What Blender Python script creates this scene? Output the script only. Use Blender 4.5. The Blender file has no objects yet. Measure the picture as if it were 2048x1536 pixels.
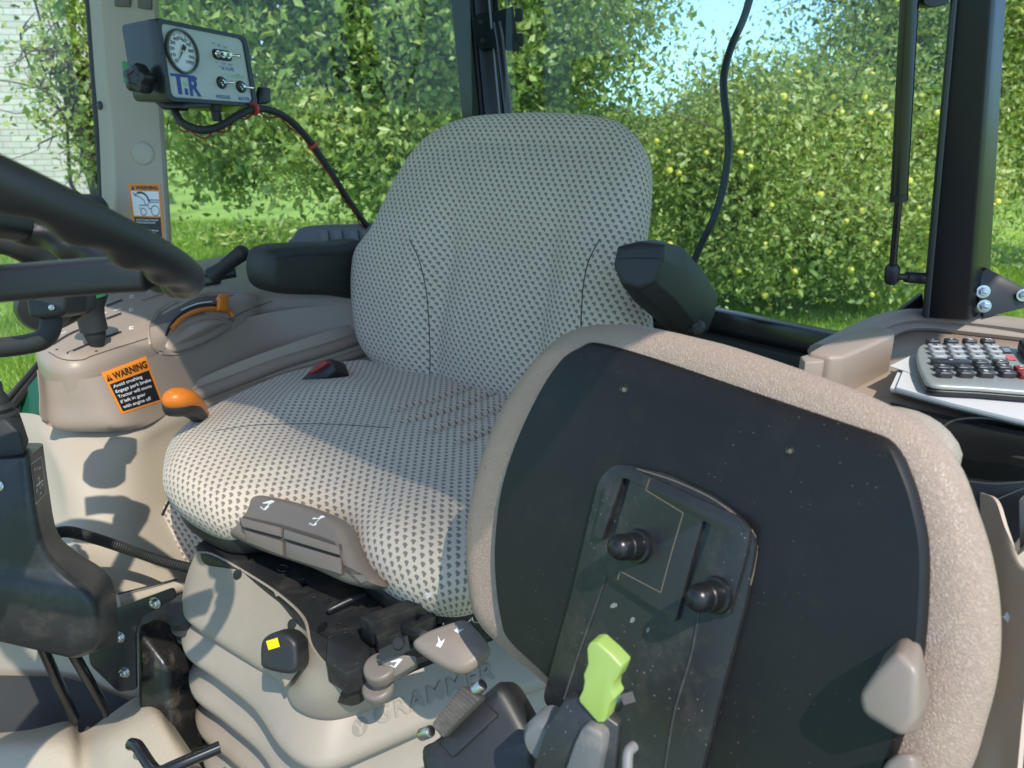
import bpy, bmesh, math, random
import numpy as np
from mathutils import Vector, Matrix
from mathutils.geometry import tessellate_polygon

random.seed(7); np.random.seed(7)
SC = bpy.context.scene
COL = SC.collection
CZ = 1.95                                   # camera height above the lawn
PITCH = math.radians(20)
sp, cp = math.sin(PITCH), math.cos(PITCH)
CAM = Vector((0, 0, CZ))

# ------------------------------------------------------------------ measuring helpers
def ray(px, py):
    u = (px - 1024) / 1539.0; v = -(py - 768) / 1539.0
    return Vector((u, cp + v * sp, -sp + v * cp))
def D(px, py, d):                            # a point at a given distance along the view axis
    return CAM + ray(px, py) * d
def HZ(px, py, z):                           # a point on a level plane, z relative to eye height
    r = ray(px, py); return CAM + r * (z / r.z)
class Plane:
    def __init__(s, P, n, up=None):
        s.P = Vector(P); s.n = Vector(n).normalized()
        up = Vector(up) if up else Vector((0, 0, 1))
        s.y = (up - s.n * up.dot(s.n)).normalized()
        s.x = s.y.cross(s.n).normalized()
    def on(s, px, py, off=0):
        r = ray(px, py); P0 = s.P + s.n * off
        t = (P0 - CAM).dot(s.n) / r.dot(s.n)
        return CAM + r * t
    def uv(s, Q):
        q = Q - s.P; return (q.dot(s.x), q.dot(s.y))
    def at(s, x, y, z=0):
        return s.P + s.x * x + s.y * y + s.n * z
    def tr(s, pts, off=0):
        return [s.uv(s.on(px, py, off)) for px, py in pts]

def catmull(pts, n=8, closed=False):
    pts = [Vector(p) for p in pts]; N = len(pts); out = []
    rng = range(N if closed else N - 1)
    for i in rng:
        if closed:
            p0, p1, p2, p3 = pts[(i-1) % N], pts[i], pts[(i+1) % N], pts[(i+2) % N]
        else:
            p1, p2 = pts[i], pts[i+1]
            p0 = pts[i-1] if i > 0 else p1 * 2 - p2
            p3 = pts[i+2] if i + 2 < N else p2 * 2 - p1
        for k in range(n):
            t = k / n; t2 = t*t; t3 = t2*t
            out.append(0.5 * ((2*p1) + (p2-p0)*t + (2*p0-5*p1+4*p2-p3)*t2 + (-p0+3*p1-3*p2+p3)*t3))
    if not closed: out.append(pts[-1])
    return out

def resample(pts, n, closed=True):
    pts = [Vector(p) for p in pts]
    if closed: pts = pts + [pts[0]]
    L = [0]
    for a, b in zip(pts, pts[1:]): L.append(L[-1] + (b - a).length)
    tot = L[-1]; out = []; j = 0
    m = n if closed else n - 1
    for i in range(n):
        t = tot * i / m
        while j < len(L) - 2 and L[j+1] < t: j += 1
        k = (t - L[j]) / max(L[j+1] - L[j], 1e-9)
        out.append(pts[j].lerp(pts[j+1], min(max(k, 0), 1)))
    return out

def round_poly(pts, r=0.01, n=5):            # polygon (2D) with rounded corners; r a number or a list
    pts = [Vector(p).to_2d() for p in pts]; N = len(pts); out = []
    for i in range(N):
        a, b, c = pts[i-1], pts[i], pts[(i+1) % N]
        rr = r[i] if isinstance(r, (list, tuple)) else r
        d1 = (a - b); d2 = (c - b)
        k = min(rr, d1.length * .48, d2.length * .48)
        if k < 1e-6: out.append(b); continue
        s = b + d1.normalized() * k; e = b + d2.normalized() * k
        for j in range(n + 1):
            t = j / n
            out.append((1-t)**2 * s + 2*t*(1-t) * b + t*t * e)
    return out

# ------------------------------------------------------------------ object helpers
def link(o, parent=None):
    COL.objects.link(o)
    if parent is not None:
        o.parent = parent
        o.matrix_parent_inverse = parent.matrix_basis.inverted()
    return o
def tag(o, label=None, cat=None, group=None, kind=None):
    if label: o['label'] = label
    if cat: o['category'] = cat
    if group: o['group'] = group
    if kind: o['kind'] = kind
    return o
def thing(name, label, cat, loc, group=None):
    o = bpy.data.objects.new(name, None); o.location = loc; o.empty_display_size = .05
    COL.objects.link(o); return tag(o, label, cat, group)
def objs(name, bms, m, parent=None, **k):
    return [obj(name, b, m, parent, **k) for b in bms]
def obj(name, bm, m, parent=None, smooth=True, ang=40, bevel=0, seg=2):
    if isinstance(bm, bmesh.types.BMesh):
        bmesh.ops.recalc_face_normals(bm, faces=bm.faces)
        if bevel:
            bm.normal_update()
            es = [e for e in bm.edges if len(e.link_faces) == 2 and e.calc_face_angle(0) > math.radians(28)]
            bmesh.ops.bevel(bm, geom=es, offset=bevel, segments=seg, profile=.5, affect='EDGES', clamp_overlap=True)
        bm.normal_update()
        for f in bm.faces: f.smooth = smooth
        if smooth:
            for e in bm.edges:
                if len(e.link_faces) == 2 and e.calc_face_angle(0) > math.radians(ang): e.smooth = False
        me = bpy.data.meshes.new(name); bm.to_mesh(me); bm.free()
    else: me = bm
    o = bpy.data.objects.new(name, me)
    for mm in (m if isinstance(m, (list, tuple)) else [m]): me.materials.append(mm)
    link(o, parent)
    return o
def join(bms):
    b = bmesh.new()
    for s in bms:
        me = bpy.data.meshes.new('t'); s.to_mesh(me); s.free(); b.from_mesh(me); bpy.data.meshes.remove(me)
    return b
def bm_tube(pts, r, seg=12, smooth_n=0, closed=False, caps=True, rfun=None, squash=None):
    if smooth_n: pts = catmull(pts, smooth_n, closed)
    else: pts = [Vector(p) for p in pts]
    bm = bmesh.new(); N = len(pts); rings = []; up = None
    for i, p in enumerate(pts):
        a = pts[i-1] if (i > 0 or closed) else p; b = pts[(i+1) % N] if (i < N-1 or closed) else p
        t = (b - a).normalized()
        if up is None:
            up = Vector((0, 0, 1)) if abs(t.z) < .9 else Vector((1, 0, 0))
        sx = t.cross(up).normalized(); up = sx.cross(t).normalized()
        rr = r[i] if isinstance(r, (list, tuple)) else r
        if rfun: rr = rfun(i / max(N-1, 1))
        q = squash or (1, 1)
        rings.append([bm.verts.new(p + sx * math.cos(2*math.pi*k/seg) * rr * q[0] + up * math.sin(2*math.pi*k/seg) * rr * q[1]) for k in range(seg)])
    M = N if closed else N - 1
    for i in range(M):
        A, B = rings[i], rings[(i+1) % N]
        for k in range(seg):
            bm.faces.new((A[k], A[(k+1) % seg], B[(k+1) % seg], B[k]))
    if caps and not closed:
        bm.faces.new(rings[0][::-1]); bm.faces.new(rings[-1])
    return bm
def bm_loft(rings, caps=True, closed=True):
    bm = bmesh.new(); R = [[bm.verts.new(p) for p in r] for r in rings]
    for A, B in zip(R, R[1:]):
        n = len(A)
        for k in range(n if closed else n - 1):
            bm.faces.new((A[k], A[(k+1) % n], B[(k+1) % n], B[k]))
    if caps and closed:
        bm.faces.new(R[0][::-1]); bm.faces.new(R[-1])
    return bm
def bm_lathe(P, axis, prof, seg=24):         # prof: list of (distance along axis, radius)
    ax = Vector(axis).normalized(); s = ax.orthogonal().normalized(); t = ax.cross(s)
    rings = [[Vector(P) + ax * a + (s * math.cos(2*math.pi*k/seg) + t * math.sin(2*math.pi*k/seg)) * max(r, 1e-5) for k in range(seg)] for a, r in prof]
    return bm_loft(rings)
def bm_prism(poly, vec):
    poly = [Vector(p) for p in poly]; v = Vector(vec)
    return bm_loft([poly, [p + v for p in poly]])
def bm_box(P, ax, ay, az, lx, ly, lz):       # centred box along three axes
    ax, ay, az = [Vector(a).normalized() for a in (ax, ay, az)]; P = Vector(P)
    q = [P + ax*lx*i/2 + ay*ly*j/2 - az*lz/2 for i, j in ((-1,-1),(1,-1),(1,1),(-1,1))]
    return bm_prism(q, az * lz)
def bm_plate(pl, outer, holes, z0, z1):      # plate with holes, in the coordinates of a Plane
    loops = [[Vector((p[0], p[1], 0)) for p in l] for l in [outer] + list(holes)]
    tris = tessellate_polygon(loops); flat = [p for l in loops for p in l]
    bm = bmesh.new()
    T = [bm.verts.new(pl.at(p.x, p.y, z1)) for p in flat]; B = [bm.verts.new(pl.at(p.x, p.y, z0)) for p in flat]
    for a, b, c in tris:
        try: bm.faces.new((T[a], T[b], T[c])); bm.faces.new((B[c], B[b], B[a]))
        except ValueError: pass
    i = 0
    for l in loops:
        n = len(l)
        for k in range(n):
            try: bm.faces.new((T[i+k], T[i+(k+1) % n], B[i+(k+1) % n], B[i+k]))
            except ValueError: pass
        i += n
    return bm

def pillow(pl, outline, r, thick, hf=None, back=True, N=96, inner=10, edge=6, rh=None, smooth=True, sub=6, backr=None):
    """cushion over a closed 2D outline: rounded rim of radius r, body hf(x,y,s) above, thickness behind. UVs in metres."""
    rh = rh or r
    o3 = [Vector((p[0], p[1], 0)) for p in outline]
    if smooth: o3 = catmull(o3, sub, True)
    o3 = resample(o3, N)
    area = sum(a.x*b.y - b.x*a.y for a, b in zip(o3, o3[1:] + o3[:1]))
    if area < 0: o3 = o3[::-1]
    nr = []
    for i in range(N):
        t = o3[(i+2) % N] - o3[i-2]; nr.append(Vector((t.y, -t.x, 0)).normalized())
    cen = sum(o3, Vector()) / N
    rings = []                               # (positions2d, z, uvs)
    def off(d): return [p - n * d for p, n in zip(o3, nr)]
    backr = r if backr is None else backr
    if back: thick = max(thick, rh + backr + .001)
    if back:
        nb = 4
        rings.append(([p for p in off(backr)], [-thick]*N, [p + n * (.57*r + thick - rh - backr + backr*1.57) for p, n in zip(o3, nr)]))
        for k in range(1, nb + 1):
            th = math.pi/2 * (1 - k / nb)
            rings.append((off(backr * (1 - math.cos(th))), [-thick + backr * (1 - math.sin(th))]*N, [p + n * (.57*r + thick - rh - backr + backr*th) for p, n in zip(o3, nr)]))
    for k in range(edge + 1):
        th = math.pi/2 * k / edge
        d = r * (1 - math.cos(th))
        q = off(d)
        rings.append((q, [-rh + rh * math.sin(th)]*N, [p + n * (r * (math.pi/2 - th - math.cos(th)) + r*0.0) for p, n in zip(q, nr)] if False else [p - n * r + n * r * (math.pi/2 - th) for p, n in zip(o3, nr)]))
    base = rings[-1][0]
    for k in range(1, inner):
        s = 1 - k / inner
        q = [cen + (p - cen) * s for p in base]; rings.append((q, [0]*N, q))
    bm = bmesh.new(); uvl = bm.loops.layers.uv.new('UVMap'); V = []; UV = {}
    nin = len(rings)
    for j, (q, z, u) in enumerate(rings):
        row = []
        for i in range(N):
            zz = z[i]
            if hf and j >= nin - inner - edge:
                s = 1.0 if j < nin - inner + 1 else 1 - (j - (nin - inner)) / inner
                w = min(1, (j - (nin - inner - edge)) / edge)
                zz += hf(q[i].x, q[i].y, s) * w
            v = bm.verts.new(pl.at(q[i].x, q[i].y, zz)); UV[v] = (u[i].x, u[i].y); row.append(v)
        V.append(row)
    for A, B in zip(V, V[1:]):
        for k in range(N): bm.faces.new((A[k], A[(k+1) % N], B[(k+1) % N], B[k]))
    c = bm.verts.new(pl.at(cen.x, cen.y, hf(cen.x, cen.y, 0) if hf else 0)); UV[c] = (cen.x, cen.y)
    for k in range(N): bm.faces.new((V[-1][k], V[-1][(k+1) % N], c))
    if back:
        f = bm.faces.new(V[0][::-1])
    for f in bm.faces:
        for l in f.loops: l[uvl].uv = UV[l.vert]
    return bm
def sheet(rows, n=6, thick=0.004, uvs=1.0):  # smooth surface through rows of world points
    R = [catmull(r, n) for r in rows]
    C = list(zip(*R)); G = [catmull(c, n) for c in C]        # G[col][row]
    bm = bmesh.new(); V = [[bm.verts.new(p) for p in g] for g in G]
    for a, b in zip(V, V[1:]):
        for k in range(len(a) - 1): bm.faces.new((a[k], a[k+1], b[k+1], b[k]))
    bm.normal_update()
    if thick:
        bmesh.ops.recalc_face_normals(bm, faces=bm.faces)
        c = sum((f.normal.dot(CAM - f.calc_center_median()) for f in bm.faces))
        if c < 0: bmesh.ops.reverse_faces(bm, faces=bm.faces)
        bmesh.ops.solidify(bm, geom=bm.faces[:], thickness=thick)
    return bm
class Quad:                                   # four measured corners of a nearly flat face
    def __init__(s, BL, BR, TR, TL):
        s.c = [D(*p) for p in (BL, BR, TR, TL)]
        s.n = ((s.c[1]-s.c[0]).cross(s.c[3]-s.c[0])).normalized()
        if s.n.dot(CAM - s.c[0]) < 0: s.n = -s.n
        s.w = (s.c[1]-s.c[0]).length; s.h = (s.c[3]-s.c[0]).length
        s.ex = (s.c[1]-s.c[0]).normalized(); s.ey = (s.c[3]-s.c[0]).normalized()
    def __call__(s, u, v, z=0):
        if getattr(s, 'persp', None): d0, d1 = s.persp; u = u*d0/(d1 - u*(d1-d0))
        a = s.c[0].lerp(s.c[1], u); b = s.c[3].lerp(s.c[2], u); return a.lerp(b, v) + s.n * z
FONT = None
def text_bm(body, mapf, size=1.0, bold=0.0, align='LEFT', res=3, space=1.0):
    """flat lettering; mapf(x, y) places a point of the unit-height text"""
    cu = bpy.data.curves.new('lettering', 'FONT'); cu.body = body; cu.size = size; cu.resolution_u = res
    cu.align_x = align; cu.offset = bold; cu.space_character = space
    o = bpy.data.objects.new('lettering', cu); COL.objects.link(o)
    dg = bpy.context.evaluated_depsgraph_get(); dg.update()
    me = bpy.data.meshes.new_from_object(o.evaluated_get(dg))
    bpy.data.objects.remove(o); bpy.data.curves.remove(cu)
    bm = bmesh.new(); bm.from_mesh(me); bpy.data.meshes.remove(me)
    for v in bm.verts: v.co = mapf(v.co.x, v.co.y)
    return bm
def text_fit(body, f, u0, u1, v0, hgt, z=.0006, bold=.0, **k):
    """lettering stretched to run from u0 to u1 on a Quad-like map, baseline v0, cap height hgt"""
    b = text_bm(body, lambda x, y: Vector((x, y, 0)), bold=bold, **k)
    xs = [v.co.x for v in b.verts]; ys = [v.co.y for v in b.verts]
    x0, x1, y0, y1 = min(xs), max(xs), 0, .72
    for v in b.verts:
        v.co = f(u0 + (v.co.x-x0)/(x1-x0)*(u1-u0), v0 + (v.co.y-y0)/(y1-y0)*hgt, z)
    return b

# ------------------------------------------------------------------ materials
MATS = {}
def nodes(name):
    m = bpy.data.materials.new(name); m.use_nodes = True; nt = m.node_tree
    return m, nt, nt.nodes, nt.links, nt.nodes['Principled BSDF']
def mat(name, col, rough=.5, bump=None, metal=0, spec=.5, var=.12, vs=6, dust=0, dustcol=(.45,.38,.28), coat=0, speck=0):
    """procedural surface: base colour with cloudy variation, optional dust, grain bump"""
    m, nt, N, L, B = nodes(name)
    tc = N.new('ShaderNodeTexCoord'); geo = N.new('ShaderNodeNewGeometry')
    ns = N.new('ShaderNodeTexNoise'); ns.inputs['Scale'].default_value = vs; ns.inputs['Detail'].default_value = 6
    L.new(geo.outputs['Position'], ns.inputs['Vector'])
    mx = N.new('ShaderNodeMix'); mx.data_type = 'RGBA'
    mx.inputs[6].default_value = (*[c*(1-var) for c in col], 1); mx.inputs[7].default_value = (*[min(1, c*(1+var)) for c in col], 1)
    L.new(ns.outputs['Fac'], mx.inputs[0]); out = mx.outputs[2]
    if dust:
        n2 = N.new('ShaderNodeTexNoise'); n2.inputs['Scale'].default_value = 25; n2.inputs['Detail'].default_value = 10; n2.inputs['Roughness'].default_value = .75
        L.new(geo.outputs['Position'], n2.inputs['Vector'])
        rp = N.new('ShaderNodeMapRange'); rp.inputs[1].default_value = .5; rp.inputs[2].default_value = .8; rp.inputs[4].default_value = dust
        L.new(n2.outputs['Fac'], rp.inputs[0])
        m2 = N.new('ShaderNodeMix'); m2.data_type = 'RGBA'; m2.inputs[7].default_value = (*dustcol, 1)
        L.new(rp.outputs[0], m2.inputs[0]); L.new(out, m2.inputs[6]); out = m2.outputs[2]
    if speck:
        vo = N.new('ShaderNodeTexVoronoi'); vo.inputs['Scale'].default_value = 160; L.new(geo.outputs['Position'], vo.inputs['Vector'])
        r2 = N.new('ShaderNodeMapRange'); r2.inputs[1].default_value = .05; r2.inputs[2].default_value = .11; r2.inputs[3].default_value = 1; r2.inputs[4].default_value = 0
        L.new(vo.outputs['Distance'], r2.inputs[0])
        n3 = N.new('ShaderNodeTexNoise'); n3.inputs['Scale'].default_value = 14; n3.inputs['Detail'].default_value = 3; L.new(geo.outputs['Position'], n3.inputs['Vector'])
        r3 = N.new('ShaderNodeMapRange'); r3.inputs[1].default_value = .45; r3.inputs[2].default_value = .7; r3.inputs[4].default_value = speck; L.new(n3.outputs['Fac'], r3.inputs[0])
        mu = N.new('ShaderNodeMath'); mu.operation = 'MULTIPLY'; L.new(r2.outputs[0], mu.inputs[0]); L.new(r3.outputs[0], mu.inputs[1])
        m3 = N.new('ShaderNodeMix'); m3.data_type = 'RGBA'; m3.inputs[7].default_value = (*dustcol, 1)
        L.new(mu.outputs[0], m3.inputs[0]); L.new(out, m3.inputs[6]); out = m3.outputs[2]
    L.new(out, B.inputs['Base Color'])
    B.inputs['Metallic'].default_value = metal; B.inputs['Specular IOR Level'].default_value = spec
    rr = N.new('ShaderNodeMapRange'); rr.inputs[3].default_value = max(rough-.08, .02); rr.inputs[4].default_value = min(rough+.1, 1)
    L.new(ns.outputs['Fac'], rr.inputs[0]); L.new(rr.outputs[0], B.inputs['Roughness'])
    if coat: B.inputs['Coat Weight'].default_value = coat; B.inputs['Coat Roughness'].default_value = .15
    if bump:
        kind, scale, strength, dist = bump
        if kind == 'leather':
            w = N.new('ShaderNodeTexNoise'); w.inputs['Scale'].default_value = scale*.6; w.inputs['Detail'].default_value = 2; L.new(geo.outputs['Position'], w.inputs['Vector'])
            ad = N.new('ShaderNodeMix'); ad.data_type = 'RGBA'; ad.blend_type = 'LINEAR_LIGHT'; ad.inputs[0].default_value = .012
            L.new(geo.outputs['Position'], ad.inputs[6]); L.new(w.outputs['Color'], ad.inputs[7])
            t = N.new('ShaderNodeTexVoronoi'); t.feature = 'DISTANCE_TO_EDGE'; t.inputs['Scale'].default_value = scale; L.new(ad.outputs[2], t.inputs['Vector'])
            m_ = N.new('ShaderNodeMapRange'); m_.inputs[2].default_value = .22; m_.interpolation_type = 'SMOOTHSTEP'; L.new(t.outputs['Distance'], m_.inputs[0]); h = m_.outputs[0]
        else:
            t = N.new('ShaderNodeTexNoise'); t.inputs['Scale'].default_value = scale; t.inputs['Detail'].default_value = 4; L.new(geo.outputs['Position'], t.inputs['Vector']); h = t.outputs['Fac']
        bp = N.new('ShaderNodeBump'); bp.inputs['Strength'].default_value = strength; bp.inputs['Distance'].default_value = dist
        L.new(h, bp.inputs['Height']); L.new(bp.outputs[0], B.inputs['Normal'])
    return m

def fabric_mat():
    m, nt, N, L, B = nodes('woven_seat_fabric')
    uv = N.new('ShaderNodeUVMap'); uv.uv_map = 'UVMap'
    wob = N.new('ShaderNodeTexNoise'); wob.inputs['Scale'].default_value = 260; wob.inputs['Detail'].default_value = 2
    L.new(uv.outputs[0], wob.inputs['Vector'])
    ws = N.new('ShaderNodeVectorMath'); ws.operation = 'SCALE'; ws.inputs['Scale'].default_value = .0022; L.new(wob.outputs['Color'], ws.inputs[0])
    av = N.new('ShaderNodeVectorMath'); av.operation = 'ADD'; L.new(uv.outputs[0], av.inputs[0]); L.new(ws.outputs[0], av.inputs[1])
    sx = N.new('ShaderNodeSeparateXYZ'); L.new(av.outputs[0], sx.inputs[0])
    def M(op, a, b=None, c=None):
        n = N.new('ShaderNodeMath'); n.operation = op
        for i, q in enumerate((a, b, c)):
            if q is None: continue
            if isinstance(q, (int, float)): n.inputs[i].default_value = q
            else: L.new(q, n.inputs[i])
        return n.outputs[0]
    PX, PY = .0142, .0086
    yy = M('DIVIDE', sx.outputs[1], PY); row = M('FLOOR', yy); fy = M('SUBTRACT', yy, row)
    par = M('MULTIPLY', M('MODULO', M('ABSOLUTE', row), 2.0), .5)
    xx = M('ADD', M('DIVIDE', sx.outputs[0], PX), par); fx = M('SUBTRACT', xx, M('FLOOR', xx))
    dx = M('SUBTRACT', fx, .5); dy = M('SUBTRACT', fy, .5)
    # a small hooked dash: body ellipse plus a heel shifted down and to the right
    e1 = M('ADD', M('POWER', M('ABSOLUTE', M('DIVIDE', dx, .26)), 2.4), M('POWER', M('ABSOLUTE', M('DIVIDE', M('ADD', dy, -.06), .27)), 2.4))
    e2 = M('ADD', M('POWER', M('ABSOLUTE', M('DIVIDE', M('ADD', dx, -.12), .13)), 2.0), M('POWER', M('ABSOLUTE', M('DIVIDE', M('ADD', dy, .22), .24)), 2.0))
    e = M('MINIMUM', e1, e2)
    mk = N.new('ShaderNodeMapRange'); mk.inputs[1].default_value = .45; mk.inputs[2].default_value = 1.3; mk.inputs[3].default_value = 1; mk.inputs[4].default_value = 0
    L.new(e, mk.inputs[0])
    th = N.new('ShaderNodeTexNoise'); th.inputs['Scale'].default_value = 900; th.inputs['Detail'].default_value = 3; L.new(uv.outputs[0], th.inputs['Vector'])
    th2 = N.new('ShaderNodeTexNoise'); th2.inputs['Scale'].default_value = 9; th2.inputs['Detail'].default_value = 5; L.new(uv.outputs[0], th2.inputs['Vector'])
    base = N.new('ShaderNodeMix'); base.data_type = 'RGBA'; base.inputs[6].default_value = (.52, .45, .37, 1); base.inputs[7].default_value = (.78, .685, .57, 1)
    L.new(M('ADD', M('MULTIPLY', th.outputs['Fac'], .7), M('MULTIPLY', th2.outputs['Fac'], .3)), base.inputs[0])
    dk = N.new('ShaderNodeMix'); dk.data_type = 'RGBA'; dk.inputs[6].default_value = (.16, .143, .128, 1); dk.inputs[7].default_value = (.30, .27, .24, 1); L.new(th.outputs['Fac'], dk.inputs[0])
    mx = N.new('ShaderNodeMix'); mx.data_type = 'RGBA'; L.new(mk.outputs[0], mx.inputs[0]); L.new(base.outputs[2], mx.inputs[6]); L.new(dk.outputs[2], mx.inputs[7])
    L.new(mx.outputs[2], B.inputs['Base Color']); B.inputs['Roughness'].default_value = .95; B.inputs['Specular IOR Level'].default_value = .15
    B.inputs['Sheen Weight'].default_value = .25; B.inputs['Sheen Roughness'].default_value = .5
    hgt = M('ADD', M('MULTIPLY', M('SUBTRACT', 1.0, mk.outputs[0]), 1.0), M('MULTIPLY', th.outputs['Fac'], .5))
    bp = N.new('ShaderNodeBump'); bp.inputs['Strength'].default_value = .55; bp.inputs['Distance'].default_value = .0012
    L.new(hgt, bp.inputs['Height']); L.new(bp.outputs[0], B.inputs['Normal'])
    return m

def leaf_mat(name, c0, c1, c2):
    m, nt, N, L, B = nodes(name)
    at = N.new('ShaderNodeAttribute'); at.attribute_name = 'tone'
    cr = N.new('ShaderNodeValToRGB'); cr.color_ramp.elements[0].color = (*c0, 1); cr.color_ramp.elements[1].color = (*c2, 1)
    e = cr.color_ramp.elements.new(.5); e.color = (*c1, 1)
    L.new(at.outputs['Fac'], cr.inputs[0]); L.new(cr.outputs[0], B.inputs['Base Color'])
    B.inputs['Roughness'].default_value = .38; B.inputs['Specular IOR Level'].default_value = .6
    tr = N.new('ShaderNodeBsdfTranslucent'); g = N.new('ShaderNodeMix'); g.data_type = 'RGBA'; g.blend_type = 'MULTIPLY'; g.inputs[0].default_value = 1
    g.inputs[7].default_value = (1.8, 1.6, .7, 1); L.new(cr.outputs[0], g.inputs[6]); L.new(g.outputs[2], tr.inputs[0])
    ms = N.new('ShaderNodeMixShader'); ms.inputs[0].default_value = .38
    L.new(B.outputs[0], ms.inputs[1]); L.new(tr.outputs[0], ms.inputs[2]); L.new(ms.outputs[0], N['Material Output'].inputs[0])
    return m

def glass_mat():
    m, nt, N, L, B = nodes('tinted_window_glass'); N.remove(B)
    t = N.new('ShaderNodeBsdfTransparent'); t.inputs[0].default_value = (.88, .95, .90, 1)
    g = N.new('ShaderNodeBsdfGlossy'); g.inputs['Roughness'].default_value = .02; g.inputs[0].default_value = (1, 1, 1, 1)
    d = N.new('ShaderNodeBsdfDiffuse'); d.inputs[0].default_value = (.6, .7, .75, 1)  # pale diffuse film mixed into the panes to imitate lens haze
    fr = N.new('ShaderNodeFresnel'); fr.inputs[0].default_value = 1.33
    a = N.new('ShaderNodeMixShader'); L.new(fr.outputs[0], a.inputs[0]); L.new(t.outputs[0], a.inputs[1]); L.new(g.outputs[0], a.inputs[2])
    ns = N.new('ShaderNodeTexNoise'); ns.inputs['Scale'].default_value = 3; ns.inputs['Detail'].default_value = 6
    geo = N.new('ShaderNodeNewGeometry'); L.new(geo.outputs['Position'], ns.inputs['Vector'])
    r = N.new('ShaderNodeMapRange'); r.inputs[1].default_value = .3; r.inputs[2].default_value = .75; r.inputs[3].default_value = .008; r.inputs[4].default_value = .05
    L.new(ns.outputs['Fac'], r.inputs[0])
    b = N.new('ShaderNodeMixShader'); L.new(r.outputs[0], b.inputs[0]); L.new(a.outputs[0], b.inputs[1]); L.new(d.outputs[0], b.inputs[2])
    L.new(b.outputs[0], N['Material Output'].inputs[0]); return m

FAB = fabric_mat(); GLASS = glass_mat()
TAUPE = mat('taupe_console_plastic', (.33, .265, .215), .42, ('noise', 700, .12, .001), var=.07)
BEIGE = mat('beige_cab_plastic', (.39, .34, .27), .55, ('noise', 500, .10, .001), var=.06, dust=.15)
BEIGED = mat('beige_suspension_plastic', (.33, .285, .235), .5, ('noise', 420, .15, .001), var=.10, dust=.3)
VINYL = mat('taupe_grained_vinyl', (.39, .295, .24), .40, ('leather', 260, .6, .0008), var=.08, dust=.10, dustcol=(.55,.45,.33))
BLACK = mat('matt_black_plastic', (.018, .019, .021), .42, ('noise', 900, .12, .0006), var=.25, dust=.05)
BLKP = mat('black_painted_panel', (.0105, .0105, .0115), .40, ('noise', 900, .05, .0004), var=.12, dust=.02, speck=.3, spec=.35)
BLKD = mat('dusty_black_steel', (.019, .020, .022), .36, ('noise', 350, .15, .0006), var=.3, dust=.14, speck=.9, dustcol=(.38,.33,.26))
GLOSS = mat('gloss_black_paint', (.010, .011, .014), .22, None, var=.2, coat=.2)
RUBBER = mat('black_rubber', (.02, .022, .022), .6, ('noise', 600, .3, .0008), var=.2)
WHEEL = mat('grained_wheel_leather', (.011, .013, .016), .30, ('leather', 700, .22, .0006), var=.15)
ARM = mat('dark_armrest_foam', (.022, .027, .026), .52, ('noise', 900, .3, .0008), var=.15)
STEEL = mat('zinc_steel', (.55, .55, .56), .25, ('noise', 200, .2, .0006), metal=1, var=.2)
CHROME = mat('chrome', (.75, .75, .72), .1, None, metal=1, var=.05)
ORANGE = mat('orange_plastic', (.72, .20, .015), .32, None, var=.08)
ORANGEP = mat('orange_label_print', (.80, .25, .02), .4, None, var=.05)
BLACKP = mat('black_label_print', (.012, .012, .014), .4, None, var=.1)
WHITEP = mat('white_print', (.78, .80, .82), .45, None, var=.03)
YELLOW = mat('yellow_marker', (.85, .62, .0), .4, None, var=.04)
LIME = mat('lime_green_plastic', (.27, .385, .09), .33, ('noise', 60, .05, .001), var=.07, vs=18)
GREENF = mat('green_band', (.02, .16, .06), .4, None)
GREENB = mat('green_bracket_paint', (.05, .28, .10), .35, None, var=.1)
TEAL = mat('dark_green_body_paint', (.01, .09, .05), .25, None, var=.15)
RED = mat('red_plastic', (.30, .02, .015), .35, None)
BLUEP = mat('blue_print', (.03, .06, .30), .45, None)
GREENP = mat('green_print', (.25, .62, .22), .45, None)
GREYP = mat('grey_panel_face', (.50, .53, .51), .35, None, var=.03)
DIAL = mat('white_dial_face', (.74, .77, .80), .35, None, var=.03)
DARKR = mat('dark_recess', (.02, .018, .016), .8, None)
GROOVE = mat('groove_shadow', (.06, .052, .046), .7, None)
SEAM = mat('dark_seam_thread', (.10, .095, .09), .9, None)
PAPER = mat('white_paper', (.58, .59, .61), .8, ('noise', 60, .1, .001), var=.04)
CARD = mat('black_card', (.03, .03, .035), .5, None)
CALC = mat('silver_calculator_shell', (.32, .345, .34), .42, ('noise', 300, .1, .0004), metal=.2, var=.15, dust=.2)
KEYB = mat('black_keys', (.03, .032, .037), .35, None)
KEYW = mat('white_keys', (.32, .34, .35), .35, None)
KEYR = mat('red_keys', (.25, .02, .02), .35, None)
LCD = mat('display_glass', (.16, .19, .22), .12, None)
DUSTL = mat('pale_dust', (.15, .13, .10), .95, ('noise', 300, .5, .001), var=.3)
WEB = mat('grey_belt_webbing', (.07, .068, .062), .8, ('noise', 200, .3, .001), var=.2, dust=.4)
OLIVE = mat('olive_post_trim', (.020, .035, .018), .7, None)
YGREEN = mat('yellow_green_bracket', (.30, .38, .03), .45, None)
MATF = mat('dark_floor_mat', (.025, .026, .025), .7, ('noise', 150, .3, .002), var=.2)
FLOORM = mat('beige_floor_mat', (.40, .35, .27), .6, ('noise', 180, .4, .002), var=.12, dust=.35)
from mathutils.bvhtree import BVHTree
def bvh(*objs):
    vs, ps = [], []
    for o in objs:
        n = len(vs); vs += [o.matrix_basis @ v.co if o.parent is None else v.co.copy() for v in o.data.vertices]
        ps += [[n + i for i in p.vertices] for p in o.data.polygons]
    return BVHTree.FromPolygons(vs, ps)
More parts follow.
